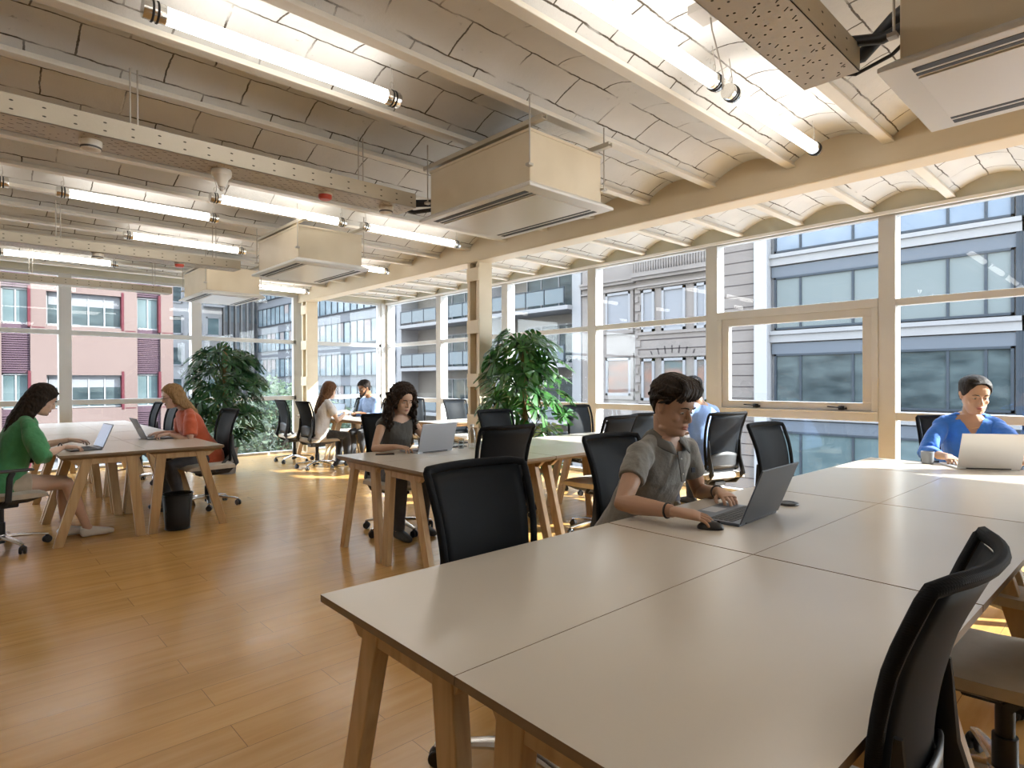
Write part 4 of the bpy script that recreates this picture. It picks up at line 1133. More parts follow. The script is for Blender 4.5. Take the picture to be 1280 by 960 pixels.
def W2L(loc, face, s, pts):
    a = R(face-90); c, sn = math.cos(a), math.sin(a); out = []
    for p in pts:
        dx, dy = p[0]-loc[0], p[1]-loc[1]; out.append(((dx*c+dy*sn)/s, (-dx*sn+dy*c)/s, (p[2])/s))
    return out
def D2L(face, ds):
    a = R(face-90); c, sn = math.cos(a), math.sin(a)
    return [(d[0]*c+d[1]*sn, -d[0]*sn+d[1]*c, d[2]) for d in ds]
SK1 = skin_mat('skin_tan', (.42,.25,.165)); SK2 = skin_mat('skin_light', (.60,.40,.30)); SK3 = skin_mat('skin_olive', (.50,.31,.21)); SK4 = skin_mat('skin_brown', (.20,.10,.055))
H_BRN = hair_mat('hair_dark_brown', (.010,.007,.005), (.034,.022,.014)); H_BLK = hair_mat('hair_black', (.008,.006,.006), (.028,.020,.016))
H_BLD = hair_mat('hair_dark_blond', (.16,.085,.035), (.36,.22,.10)); H_AUB = hair_mat('hair_auburn', (.05,.022,.010), (.15,.07,.03)); H_CUR = hair_mat('hair_curly_brown', (.012,.008,.006), (.045,.026,.016))
H_GRY = hair_mat('hair_greyish', (.02,.02,.022), (.09,.09,.095))

# --- young man in grey polo ------------------------------------------------
loc = (2.555, 1.87); fc = 262; s = .975
polo = cloth_mat('grey_polo', (.155,.15,.135), .18)
rt, ML = W2L(loc, fc, s, [(2.13,1.335,.812),(2.72,1.45,.80)]), None
hd = D2L(fc, [(.11,-.17,-.03),(-.55,-.68,-.10)])
man, MHm, nbm = make_person('young man in a grey polo shirt with dark swept hair, one hand on a mouse', loc, fc, SK1, hair_quiff(H_BRN), polo, s=s,
    lean=.235, headfwd=.005, pitch=18, yaw=4, armlen=(.30,.27), wr=[rt[1], rt[0]], handdir=[hd[1], hd[0]], handpose=('type','mouse'), sleeve=.52, pants_m=cloth_mat('dark_trousers', (.03,.032,.038)), poles=[(-.7,-.5,-.8),(.9,-.2,-.75)],
    voxel=.0045, collar=polo_collar(mottled('polo_collar', (.10,.098,.09), (.13,.125,.115), (9,9,9), .8)), neck_open=.3, vneck=(.085,1.6), sleeve_r=1.05, twist=4, shoe_m=mat('white_shoe', (.7,.7,.68), .5), turn=(0, 10), head_s=1.12)
man.scale = (s,)*3
b = MB(); b.box(-.096,-.072,.352,.358,.925,.948); b.build('chest_emblem', mat('dark_thread', (.02,.02,.03), .8), man)
def band(person, label_mat, W, E, r, name='wristband'):
    W = Vector(W); d = (Vector(E)-W).normalized(); b = MB()
    o = d.orthogonal().normalized(); q = d.cross(o)
    c = W + d*.03
    b.loft([c+(o*math.cos(a)+q*math.sin(a))*r for a in [2*PI*i/20 for i in range(21)]], [.0045]*21, 8); b.build(name, label_mat, person, smooth=True)
El, Wl = ik(Matrix.Rotation(R(4),4,'Z') @ Vector((.185,.23,1.015)), rt[0], .30, .27, (.9,-.2,-.75)); band(man, mat('black_band', (.01,.01,.01), .5), Wl, El, .031)
El, Wl = ik(Matrix.Rotation(R(4),4,'Z') @ Vector((-.185,.23,1.015)), rt[1], .30, .27, (-.7,-.5,-.8)); band(man, mat('dark_strap', (.05,.04,.035), .5), Wl, El, .032, 'watch_strap')
make_laptop('dark grey laptop of the young man in the grey polo', (2.50, 1.155, TH), PI+R(2), M_ALDRK, ang=112, W=.38, D=.25)
o = thing('computer_mouse', 'black mouse under the right hand of the man in the grey polo', 'mouse', (2.205,1.215,TH), R(302)-PI/2)
b = MB(); b.ell((0,0,.004), (.030,.052,.030), 20, 12); b.v = [(x,y,max(z,0)) for x,y,z in b.v]; b.build('shell', mat('mouse_plastic', (.015,.015,.017), .35), o, smooth=50)
b = MB(); b.cyl((-.003,.03,.028),(.003,.03,.028), .007, n=12); b.build('wheel', M_BLACKRUB, o)
b = MB(); b.lathe([(0,0),(.046,0),(.048,.003),(.046,.011),(.030,.013),(.028,.011),(0,.011)], n=32)
o = b.build('disc', mat('dark_disc', (.04,.04,.042), .4), smooth=35); o.location = (2.90,1.20,TH); o.name = 'cable_port'; tag(o, 'flat dark round disc on the foreground table behind the dark laptop', 'desk accessory')

# --- woman in royal blue -----------------------------------------------------
loc = (5.67, 1.03); fc = 206; s = .985
blue = cloth_mat('royal_blue_linen', (.012,.13,.52), .35)
P_ = W2L(loc, fc, s, [(5.10,1.00,.80),(5.20,.60,.80)])
bw, MHb, nb_ = make_person('woman in a royal blue shirt with tied back dark hair, typing in the sun', loc, fc, SK3, hair_bun(H_BLK), blue, s=s, male=False,
    lean=.15, headfwd=.06, pitch=16, yaw=8, wr=[P_[1], P_[0]], handdir=D2L(fc, [(-.9,-.35,-.1),(-.9,-.4,-.15)]), sleeve=1.55, puff=.014, pants_m=cloth_mat('navy_trousers', (.02,.03,.06)), voxel=.005, poles=[(-.8,-.3,-.8),(.8,-.3,-.8)],
    collar=None, vneck=(.135,1.7), neck_open=.4, head_s=1.12, wide=1.06, lipc=mat('lips_rose', (.40,.12,.11), .4))
bw.scale = (s,)*3
q = MB(); q.loft([nb_+Vector((.066*math.sin(a),.06+.03*math.cos(a)*1., -.03-.045*math.cos(a)*1.0)) for a in [PI*(-.85)+1.7*PI*i/20 for i in range(21)]], [.0012]*21, 5); q.build('necklace', mat('gold', (.75,.5,.2), .25, 1.), bw)
make_laptop('pale silver laptop in the sun, in front of the woman in royal blue', (4.95,.76,TH), R(-90+35-2)+PI, M_ALWHT, W=.36, D=.25, ang=108)
t = thing('cup', 'grey cup without handle beside the woman in royal blue', 'cup', (5.02,1.11,TH))
b = MB(); b.lathe([(.0,0),(.031,0),(.034,.004),(.041,.085),(.038,.087),(.033,.012),(0,.010)], n=28); b.build('wall', mat('grey_ceramic', (.20,.21,.23), .45), t, smooth=40)
b = MB(); b.lathe([(0,.070),(.0365,.070)], n=24); b.build('coffee', mat('coffee', (.03,.015,.008), .1), t)

# --- curly haired woman ---------------------------------------------------------
loc = (2.92, 4.80); fc = 268; s = .95
P_ = W2L(loc, fc, s, [(2.70,4.30,.80),(3.05,4.36,.80)])
cw, _, _ = make_person('woman with long curly dark hair and bare arms at a silver laptop', loc, fc, SK3, hair_curly(H_CUR), cloth_mat('dark_olive_top', (.045,.042,.035)), s=s, male=False,
    lean=.17, headfwd=.05, pitch=18, yaw=2, wr=[P_[1], P_[0]], handdir=D2L(fc, [(-.15,-.9,-.1),(.35,-.9,-.1)]), sleeve=.02, pants_m=cloth_mat('charcoal_trousers', (.035,.035,.04)), voxel=.006, neck_open=1.0, vneck=(.055,.35), head_s=1.05, poles=[(-.8,-.1,-.8),(.8,-.1,-.8)])
cw.scale = (s,)*3
make_laptop('silver laptop of the curly haired woman', (2.95,4.12,TH), PI+R(2), M_ALSIL, W=.36, D=.25, ang=106)
def slab_phone(label, loc, rz, w=.072, h=.15):
    t = thing('smartphone', label, 'phone', loc, rz); b = MB(); b.box(-w/2,w/2,-h/2,h/2,0,.008); b.build('case', mat('phone_case', (.02,.018,.018), .4), t, bevel=.003)
    b = MB(); b.box(-w/2+.003,w/2-.003,-h/2+.003,h/2-.003,.008,.0086); b.build('glass', mat('phone_glass', (.01,.01,.012), .1), t); return t
slab_phone('dark phone lying left of the silver laptop of the curly haired woman', (2.56,4.27,TH), R(60))
slab_phone('small dark device behind the silver laptop, beside the clear bottle', (3.34,4.31,TH), R(80))
M_CLR = bpy.data.materials.new('clear_glass'); M_CLR.use_nodes = True
def _clr():
    nt = M_CLR.node_tree; ns = nt.nodes; L = nt.links; ns.clear(); out = ns.new('ShaderNodeOutputMaterial'); mx = ns.new('ShaderNodeMixShader')
    tr = ns.new('ShaderNodeBsdfTransparent'); tr.inputs[0].default_value = (.86,.89,.90,1); g = ns.new('ShaderNodeBsdfGlossy'); g.inputs['Roughness'].default_value = .03
    lw = ns.new('ShaderNodeLayerWeight'); lw.inputs[0].default_value = .35
    L.new(lw.outputs['Facing'], mx.inputs[0]); L.new(tr.outputs[0], mx.inputs[1]); L.new(g.outputs[0], mx.inputs[2]); L.new(mx.outputs[0], out.inputs[0])
_clr()
t = thing('water_bottle', 'clear glass bottle on the middle table right of the silver laptop', 'bottle', (3.33,4.10,TH))
b = MB(); b.lathe([(0,.002),(.032,.002),(.034,.01),(.034,.12),(.028,.15),(.016,.175),(.015,.20),(.018,.202)], n=24); b.build('glass_body', M_CLR, t, smooth=40)
b = MB(); b.lathe([(0,.215),(.019,.215),(.019,.198),(.016,.198)], n=20); b.build('cap', mat('bottle_cap', (.6,.6,.6), .3, .8), t, smooth=40)
for (x, y), lb in (((3.40,4.03), 'small drinking glass right of the clear bottle'), ((3.27,4.18), 'small drinking glass left of the clear bottle')):
    b = MB(); b.lathe([(0,.004),(.026,.002),(.030,.085),(.028,.085),(.0245,.008),(0,.008)], n=24); o = b.build('drinking_glass', M_CLR, smooth=40); o.location = (x,y,TH); tag(o, lb, 'glass', 'drinking glasses on the middle table')

# --- woman in green --------------------------------------------------------------
loc = (.27, 6.36); fc = 8; s = .97
P_ = W2L(loc, fc, s, [(.68,6.28,.80),(.76,6.62,.83)])
gw, _, _ = make_person('woman with long dark hair in a green puff sleeved blouse, typing', loc, fc, SK2, hair_long(H_BRN, .40, wid=.06), cloth_mat('green_blouse', (.045,.22,.085), .3), s=s, male=False,
    lean=.17, headfwd=.07, pitch=26, yaw=-6, wr=[P_[1], P_[0]], handdir=D2L(fc, [(1,.0,-.1),(1,.25,-.1)]), sleeve=1.25, puff=.024, pants_m=cloth_mat('beige_shorts', (.45,.38,.29)), bare_thigh=True, voxel=.006, head_s=1.05,
    knees=[(-.10,.46,.50),(.10,.44,.50)], feet=[(-.08,.50,0),(.10,.62,0)], shoe_m=mat('white_shoe', (.7,.7,.68), .5), poles=[(-.7,-.2,-.8),(.7,-.2,-.8)])
gw.scale = (s,)*3
band(gw, mat('black_band', (.01,.01,.01), .5), P_[0], (P_[0][0]+.05, P_[0][1]-.24, P_[0][2]+.05), .028, 'bracelet')
make_laptop('grey laptop with dark screen, used by the woman in green', (.95,6.50,TH), R(-90+4), M_ALGRY, W=.33, D=.23, ang=112)

# --- woman in orange -------------------------------------------------------------
loc = (2.06, 7.15); fc = 182; s = .96
P_ = W2L(loc, fc, s, [(1.66,7.34,.80),(1.66,7.06,.80)])
ow, _, _ = make_person('woman with long blond hair in an orange red t-shirt, leaning over a laptop', loc, fc, SK2, hair_long(H_BLD, .30, fwd=False, wid=.05), cloth_mat('orange_shirt', (.42,.075,.025), .3), s=s, male=False,
    lean=.24, headfwd=.09, pitch=16, yaw=0, wr=[P_[1], P_[0]], handdir=D2L(fc, [(-1,-.1,-.1),(-1,.1,-.1)]), sleeve=.75, pants_m=cloth_mat('charcoal_trousers', (.035,.035,.04)), voxel=.006, glasses=True, head_s=1.03, sleeve_r=1.4,
    feet=[(-.14,.36,0),(.14,.40,0)], poles=[(-.7,-.3,-.8),(.7,-.3,-.8)], browc=mat('brow_light', (.14,.08,.04), .8))
ow.scale = (s,)*3
make_laptop('dark grey laptop with a small round emblem, used by the woman in orange', (1.46,7.22,TH), R(90), M_ALGRY, W=.34, D=.24, ang=115, logo=True)

# --- woman in white and bearded man, far table ----------------------------------
loc = (4.13, 8.88); fc = 3; s = .97
P_ = W2L(loc, fc, s, [(4.56,8.80,.84),(4.60,9.02,.86)])
ww, _, _ = make_person('woman with long auburn hair in a white t-shirt, at the far table', loc, fc, SK2, hair_long(H_AUB, .30, fwd=False, wid=.05), cloth_mat('white_shirt', (.55,.53,.52), .1), s=s, male=False,
    lean=.13, headfwd=.05, pitch=14, wr=[P_[1], P_[0]], handdir=D2L(fc, [(1,0,.1),(1,.3,.2)]), handpose=('rest','rest'), sleeve=.6, pants_m=cloth_mat('black_trousers', (.02,.02,.024)), voxel=.008, glasses=True, head_s=1.08, sleeve_r=1.4,
    knees=[(-.10,.46,.50),(.10,.46,.50)], feet=[(-.10,.46,0),(.12,.50,0)])
ww.scale = (s,)*3
loc = (5.34, 9.14); fc = 186; s = .99
P_ = W2L(loc, fc, s, [(4.92,9.30,.80),(4.94,9.02,.83)])
def hair_beard(t, M, nb):
    hair_short(H_BLK, .016, .004, .004)(t, M, nb)
    P = lambda x, y, z: M @ Vector((x, y, z*HH)); h = MB()
    h.loft([P(-.070,.01,.42), P(-.062,.045,.22), P(-.035,.085,.07), P(0,.098,.04), P(.035,.085,.07), P(.062,.045,.22), P(.070,.01,.42)], [.006,.013,.018,.020,.018,.013,.006], 8)
    h.loft([P(-.024,.090,.20), P(-.012,.100,.285), P(.012,.100,.285), P(.024,.090,.20)], [.006]*4, 8)
    mobj('beard', remesh(h, .004, 2, disp=.003, dscale=.012), H_BLK, t)
bmn, _, _ = make_person('bearded man in a light blue shirt and glasses, facing the woman in white', loc, fc, SK4, hair_beard, cloth_mat('light_blue_shirt', (.22,.33,.55), .2), s=s,
    lean=.16, headfwd=.07, pitch=18, wr=[P_[1], P_[0]], handdir=D2L(fc, [(-1,0,0),(-1,-.2,0)]), handpose=('rest','rest'), sleeve=1.6, pants_m=cloth_mat('dark_trousers', (.03,.032,.038)), voxel=.008, glasses=True, head_s=1.06)
bmn.scale = (s,)*3
make_laptop('dark laptop on the far table between the woman in white and the bearded man', (4.80,9.62,TH), R(-70), M_ALGRY, W=.34, D=.23, ang=110)
slab_phone('phone held up in the hands of the woman in white', (4.74,8.92,.86), R(80)).rotation_euler = (R(50),0,R(-80))

# --- man with his back turned ------------------------------------------------------
loc = (5.62, 3.08); fc = 76; s = 1.03
P_ = W2L(loc, fc, s, [(5.52,3.62,.80),(5.84,3.46,.80)])
km, _, _ = make_person('man in a light blue shirt seen from behind, beyond the grey polo man', loc, fc, SK1, hair_short(H_GRY, .016, .004, .003), cloth_mat('sky_blue_shirt', (.20,.32,.60), .2), s=s,
    lean=.16, headfwd=.07, pitch=14, wr=P_, sleeve=1.6, pants_m=cloth_mat('navy_trousers', (.02,.03,.06)), voxel=.007, head_s=1.04, handdir=[(0,1,-.1),(0,1,-.1)])

# --- waste bin ------------------------------------------------------------------
t = thing('waste_bin', 'black wire mesh waste bin standing under the left table', 'bin', (1.50,6.12,0))
m_net = bpy.data.materials.new('wire_net'); m_net.use_nodes = True
def _net():
    nt = m_net.node_tree; ns = nt.nodes; L = nt.links; b = ns['Principled BSDF']; b.inputs['Base Color'].default_value = (.012,.012,.013,1); b.inputs['Roughness'].default_value = .45
    tr = ns.new('ShaderNodeBsdfTransparent'); mx = ns.new('ShaderNodeMixShader'); mx.inputs[0].default_value = .25; L.new(b.outputs[0], mx.inputs[1]); L.new(tr.outputs[0], mx.inputs[2]); L.new(mx.outputs[0], ns['Material Output'].inputs[0])
_net()
b = MB(); b.add([(r_*math.cos(2*PI*i/28), r_*math.sin(2*PI*i/28), z) for r_, z in ((.100,.01),(.126,.325)) for i in range(28)], [(i,(i+1)%28,28+(i+1)%28,28+i) for i in range(28)] + [tuple(range(28))[::-1]])
b.build('mesh_wall', m_net, t, smooth=50, fixn=False, solid=.002)
b = MB()
for r_, z, w_ in ((.127,.325,.005),(.101,.01,.006)): b.loft([(r_*math.cos(a), r_*math.sin(a), z) for a in [2*PI*i/28 for i in range(29)]], [w_]*29, 6)
b.build('rim', mat('black_metal', (.012,.012,.013), .35, .6), t, smooth=True)

# ------------------------------------------------------------------ potted plants
def leaf_mat(name, c1, c2):
    m = mat(name, c1, .35, spec=.5); nt, ns, L, b = nodes(m)
    tc = ns.new('ShaderNodeTexCoord'); nz = nn(ns, 'ShaderNodeTexNoise', i_Scale=7., i_Detail=2.); L.new(tc.outputs['Object'], nz.inputs[0])
    r = ramp(ns, [(.3,c1),(.7,c2)]); L.new(nz.outputs['Fac'], r.inputs[0]); L.new(r.outputs[0], b.inputs['Base Color'])
    tl = ns.new('ShaderNodeBsdfTranslucent'); L.new(r.outputs[0], tl.inputs[0]); mx = ns.new('ShaderNodeMixShader'); mx.inputs[0].default_value = .3
    L.new(b.outputs[0], mx.inputs[1]); L.new(tl.outputs[0], mx.inputs[2]); L.new(mx.outputs[0], ns['Material Output'].inputs[0])
    return m
def monstera_leaf(mb, M, size, rnd, cuts=5):
    """split heart shaped blade; stalk joins at the origin, tip along +y, upper side +z"""
    mid = []; nv = 2*cuts+3
    def half(sg):
        out = [(0., -.0)]; 
        pts = []
        for i in range(cuts+1):
            t0 = i/(cuts+1); t1 = (i+.90)/(cuts+1); 
            def edge(t):   # outline of the heart
                a = PI*(.93-t*.93); r_ = .52*(1-.15*math.cos(a))
                return (sg*r_*math.sin(a)*.95, .42+.58*-math.cos(a)*1.0 + (.0 if t<.9 else .05))
            pts.append((edge(t0+.03), edge((t0+t1)/2), edge(t1)))
        return pts
    for sg in (-1, 1):
        pts = half(sg); N = len(pts)
        for i, (a, b_, c) in enumerate(pts):
            y0 = .02+.88*i/N; y1 = .02+.88*(i+.95)/N
            i0 = (0, y0); i1 = (0, y1); m0 = (a[0]*.66, y0+(a[1]-y0)*.66); m1 = (c[0]*.66, y1+(c[1]-y1)*.66)
            poly = [i0, m0, a, b_, c, m1, i1]
            vs = []
            for x, y in poly:
                z = -.32*(y*y)*.9 - .42*x*x + .05*abs(x)
                vs.append(M @ (Vector((x, y, z))*size))
            mb.add(vs, [(0,1,5,6),(1,2,3,4,5)] if sg > 0 else [(6,5,1,0),(5,4,3,2,1)])
def make_plant(label, loc, H, spread, n, seed, lm, pole_h, pot_r=.17, low=.35, size=(.20,.34), flat=1.):
    t = thing('potted_monstera', label, 'plant', (*loc, 0)); rnd = random.Random(seed)
    b = MB(); b.lathe([(0,0),(pot_r*.78,0),(pot_r*.82,.02),(pot_r,.36),(pot_r*1.02,.38),(pot_r*.94,.38),(pot_r*.9,.33),(0,.33)], n=28); b.build('pot', mat('grey_pot', (.20,.20,.20), .7), t, smooth=40)
    b = MB(); b.lathe([(0,.335),(pot_r*.9,.335)], n=20); b.build('soil', mat('soil', (.03,.02,.012), .95), t)
    b = MB(); b.cyl((0,0,.33), (0,0,pole_h), .035, n=12); b.build('moss_pole', mottled('coir', (.14,.085,.035), (.24,.15,.07), (30,30,30), .95), t, smooth=40)
    lf = MB(); st = MB()
    for k in range(n):
        z = low + (H-low)*((k+.5)/n)**.85; a = k*2.399+rnd.uniform(-.4,.4); w = spread*(.55+.45*math.sin(PI*min(1,max(0,(z-low)/(H-low))*.8+.18)))*rnd.uniform(.45,1.)
        tip = Vector((math.cos(a)*w, math.sin(a)*w*flat, z+rnd.uniform(-.05,.10))); root = Vector((math.cos(a)*.04, math.sin(a)*.04, max(.36, z-.28)))
        midp = root.lerp(tip, .55)+Vector((0,0,.12)); st.loft([root, midp, tip], [.006,.005,.004], 6)
        d = Vector((math.cos(a), math.sin(a), rnd.uniform(-1.0,-.25))).normalized(); up = Vector((math.cos(a)*.8, math.sin(a)*.8, 1)); x = d.cross(up).normalized(); zz = x.cross(d).normalized()
        M = Matrix((x, d, zz)).transposed().to_4x4() @ Matrix.Rotation(rnd.uniform(-.6,.6), 4, 'Y'); M.translation = tip
        monstera_leaf(lf, M, rnd.uniform(*size), rnd, rnd.choice((4,5,5)))
    lf.build('leaves', lm, t, fixn=False, smooth=True); st.build('stems', mat('stem_green', (.07,.14,.04), .5), t, smooth=True)
    return t
L_DK = leaf_mat('leaf_dark', (.012,.055,.018), (.035,.11,.035)); L_LT = leaf_mat('leaf_bright', (.016,.080,.016), (.055,.18,.032))
make_plant('tall dark green potted plant on a brown moss pole, behind the woman in orange', (2.93,9.35), 1.84, .52, 84, 3, L_DK, 1.88, size=(.24,.36), low=.62)
make_plant('big bright green split leaf plant right of the yellow column', (5.14,5.30), 1.98, .44, 78, 8, L_LT, 1.8, size=(.26,.40))
# ------------------------------------------------------------------ outside: street and buildings across it
GZ = -4.6
g = MB(); g.box(-60, 120, -60, 130, GZ-.3, GZ); o = g.build('street', mat('paving', (.34,.33,.32), .9)); struct(o)
g = MB(); g.box(XL-.2, XW+.2, YB-.2, YF+.2, GZ, -.25); o = g.build('wall_outer', mat('outer_render', (0.248,0.237,0.220), .8)); struct(o)
g = MB(); g.box(XL-.3, XW+.25, YB-.3, YF+.28, ZS+RISE+.25, ZS+RISE+.5); o = g.build('roof', mat('roof_gravel', (.4,.39,.37), .9)); struct(o)

M_BLIND = mat('pale_blind', (0.076,0.087,0.087), .6)
M_DGLS = mottled('dark_window', (.010,.015,.017), (.040,.052,.054), (.9,.9,2.5), .15, spec=.18)
M_TEAL = mottled('teal_window', (.035,.052,.055), (.065,.085,.088), (.6,.6,1.5), .15, spec=.18)
M_SKYG = mottled('sky_reflection_window', (0.074,0.093,0.118), (0.105,0.124,0.149), (.5,.5,.8), .15, spec=.18)  # blue reflection of the sky mottled into the pane colour
M_GFR = mat('blue_grey_frame', (.022,.027,.033), .45)
M_GBEAM = mat('blue_grey_beam', (.055,.062,.072), .5)
M_OWH = mottled('white_cladding', (0.121,0.119,0.121), (0.131,0.130,0.130), (1,1,1), .6)
def wx(parent, nm, X, y0, y1, z0, z1, fm, pm, t=.07, muls=(), d=.12, sill=None):
    """window in a facade facing -x: frame part with its pane as sub-part"""
    f = MB(); f.box(X-d, X, y0, y1, z0, z0+t); f.box(X-d, X, y0, y1, z1-t, z1); f.box(X-d, X, y0, y0+t, z0, z1); f.box(X-d, X, y1-t, y1, z0, z1)
    for m in muls: f.box(X-d*.8, X, m-t/2, m+t/2, z0, z1)
    fo = f.build(nm, fm, parent); p = MB(); p.box(X-.05, X-.02, y0+t, y1-t, z0+t, z1-t); p.build('pane', pm, fo); return fo
def wy(parent, nm, Y, x0, x1, z0, z1, fm, pm, t=.06, muls=(), d=.10):
    f = MB(); f.box(x0, x1, Y-d, Y, z0, z0+t); f.box(x0, x1, Y-d, Y, z1-t, z1); f.box(x0, x0+t, Y-d, Y, z0, z1); f.box(x1-t, x1, Y-d, Y, z0, z1)
    for m in muls: f.box(m-t/2, m+t/2, Y-d*.8, Y, z0, z1)
    fo = f.build(nm, fm, parent); p = MB(); p.box(x0+t, x1-t, Y-.05, Y-.02, z0+t, z1-t); p.build('pane', pm, fo); return fo
BX = 24.
# office building with grey steel frames
t = thing('office_building', 'white and blue grey office building with wide window bands at right', 'building', (0,0,0))
w = MB(); w.box(BX+.15, BX+9, -9, 10.62, GZ, 13); w.build('wall', M_OWH, t)
for n in range(-2, 3):
    zb = .30 + 3.04*n
    for (a, b_), mm in (((3.05, 10.45), (9.45, 7.6, 6.2, 4.75, 3.75)), ((-4.9, 2.7), (1.7, .0, -1.6, -3.4))):
        s = MB(); s.box(BX-.02, BX+.2, a-.1, b_+.1, zb+2.08, zb+2.50); s.build('steel_lintel', M_GBEAM, t)
        s = MB(); s.box(BX-.10, BX+.2, a-.35, b_+.15, zb-.50, zb-.20); s.box(BX-.18, BX+.2, a-.35, b_+.15, zb-.20, zb-.05); s.build('white_band', M_OWH, t)
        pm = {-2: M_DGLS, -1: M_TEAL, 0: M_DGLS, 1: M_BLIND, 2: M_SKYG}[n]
        fo = wx(t, 'window', BX+.10, a, b_, zb, zb+2.08, M_GFR, pm, .08, mm)
        if n in (0, -1):
            s = MB()
            for q in (.5, .95, 1.4): s.box(BX+.065, BX+.09, a+.1, b_-.1, zb+q, zb+q+.025)
            s.build('inner_shelves', mat('pale_rail', (0.149,0.165,0.165), .5), fo)
s = MB(); s.box(BX-.06, BX+.2, 2.75, 3.0, GZ, 13); s.box(BX-.09, BX-.06, 2.86, 2.89, GZ, 13); s.build('pier', M_GFR, t)
s = MB(); s.box(BX-.35, BX+.2, 10.60, 11.12, GZ, 13); s.build('corner_pilaster', mat('bright_white_stone', (0.172,0.172,0.176), .6), t)
# stone building with cornices
M_STONE = mottled('pale_stone', (.092,.080,.073), (.108,.096,.088), (.8,.8,.8), .8, bump=.2, bscale=3)
M_STONED = mat('stone_joint', (.030,.025,.025), .9)
t = thing('stone_building', 'old pale stone building with cornices, moulded windows and a balustrade', 'building', (0,0,0))
w = MB(); w.box(BX, BX+9, 11.12, 20.45, GZ, 12); w.box(BX-.25, BX, 13.05, 16.9, GZ, 6.1)
w.build('wall', M_STONE, t)
j = MB()
for k in range(-8, 17):
    z = k*.47+.12; j.box(BX-.012, BX, 11.15, 12.95, z, z+.032)
for z in (3.22, 2.78): j.box(BX-.262, BX-.25, 13.1, 16.8, z, z+.045)
for k in range(9):
    a = R(60+60*k/8); cx = 14.95; r0, r1 = 2.6, 2.95
    j.add([(BX-.262, cx+math.cos(a)*r_+dd, .0+math.sin(a)*r_) for r_, dd in ((r0,-.03),(r0,.03),(r1,.03),(r1,-.03))], [(0,1,2,3)])
j.build('joints', M_STONED, t)
j = MB()
for k in range(14): z = .0+k*.42; j.box(BX-.31, BX-.25, 16.75-(.12 if k % 2 else 0), 16.92, z, z+.3)
j.build('quoins', M_STONE, t)
for z0, z1, dx in ((6.05,6.20,.35),(6.20,6.32,.5),(5.72,5.80,.30)):
    c = MB(); c.box(BX-.25-dx*.6, BX, 12.95, 17.0, z0, z1); c.box(BX-dx*.5, BX, 17.0, 20.45, z0, z1); c.build('cornice', M_STONE, t)
c = MB(); c.box(BX-.45, BX-.38, 12.95, 17.0, 6.32, 6.42); c.box(BX-.45, BX-.38, 12.95, 17.0, 7.3, 7.42)
for k in range(30): c.loft([(BX-.41, 13.05+k*.135, z) for z in (6.42,6.6,6.8,7.05,7.3)], [.025,.055,.045,.025,.03], 6)
c.build('balustrade', M_STONE, t)
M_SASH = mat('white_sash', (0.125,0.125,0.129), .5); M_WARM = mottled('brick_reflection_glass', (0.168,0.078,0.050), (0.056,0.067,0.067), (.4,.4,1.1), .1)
M_PBL = mat('lowered_pale_blind', (0.106,0.108,0.115), .7)
for n, (pm1, pm2) in ((0, (M_WARM, M_WARM)), (1, (M_PBL, M_PBL)), (-1, (M_DGLS, M_DGLS))):
    zb = .62+3.2*n
    s = MB(); y0, y1 = 17.35, 18.85; s.box(BX-.12, BX, y0-.18, y1+.18, zb-.18, zb); s.box(BX-.12, BX, y0-.18, y1+.18, zb+1.9, zb+2.05); s.box(BX-.09, BX, y0-.18, y0, zb, zb+1.9); s.box(BX-.09, BX, y1, y1+.18, zb, zb+1.9); s.build('moulding', M_STONE, t)
    wx(t, 'window', BX+.02, y0, y1, zb, zb+1.85, M_SASH, pm1, .12, ((y0+y1)/2+.3,)[:0])
    for y0, y1 in ((15.85,16.55),(14.25,15.45),(13.2,13.8)):
        wx(t, 'window', BX-.22, y0, y1, zb-.2, zb+1.75, M_SASH, pm2, .12, ())
    c = MB(); c.box(BX-.36, BX-.25, 13.05, 16.75, zb+1.80, zb+1.92); c.box(BX-.33, BX-.25, 13.05, 16.75, zb-.34, zb-.2); c.build('moulding', M_STONE, t)
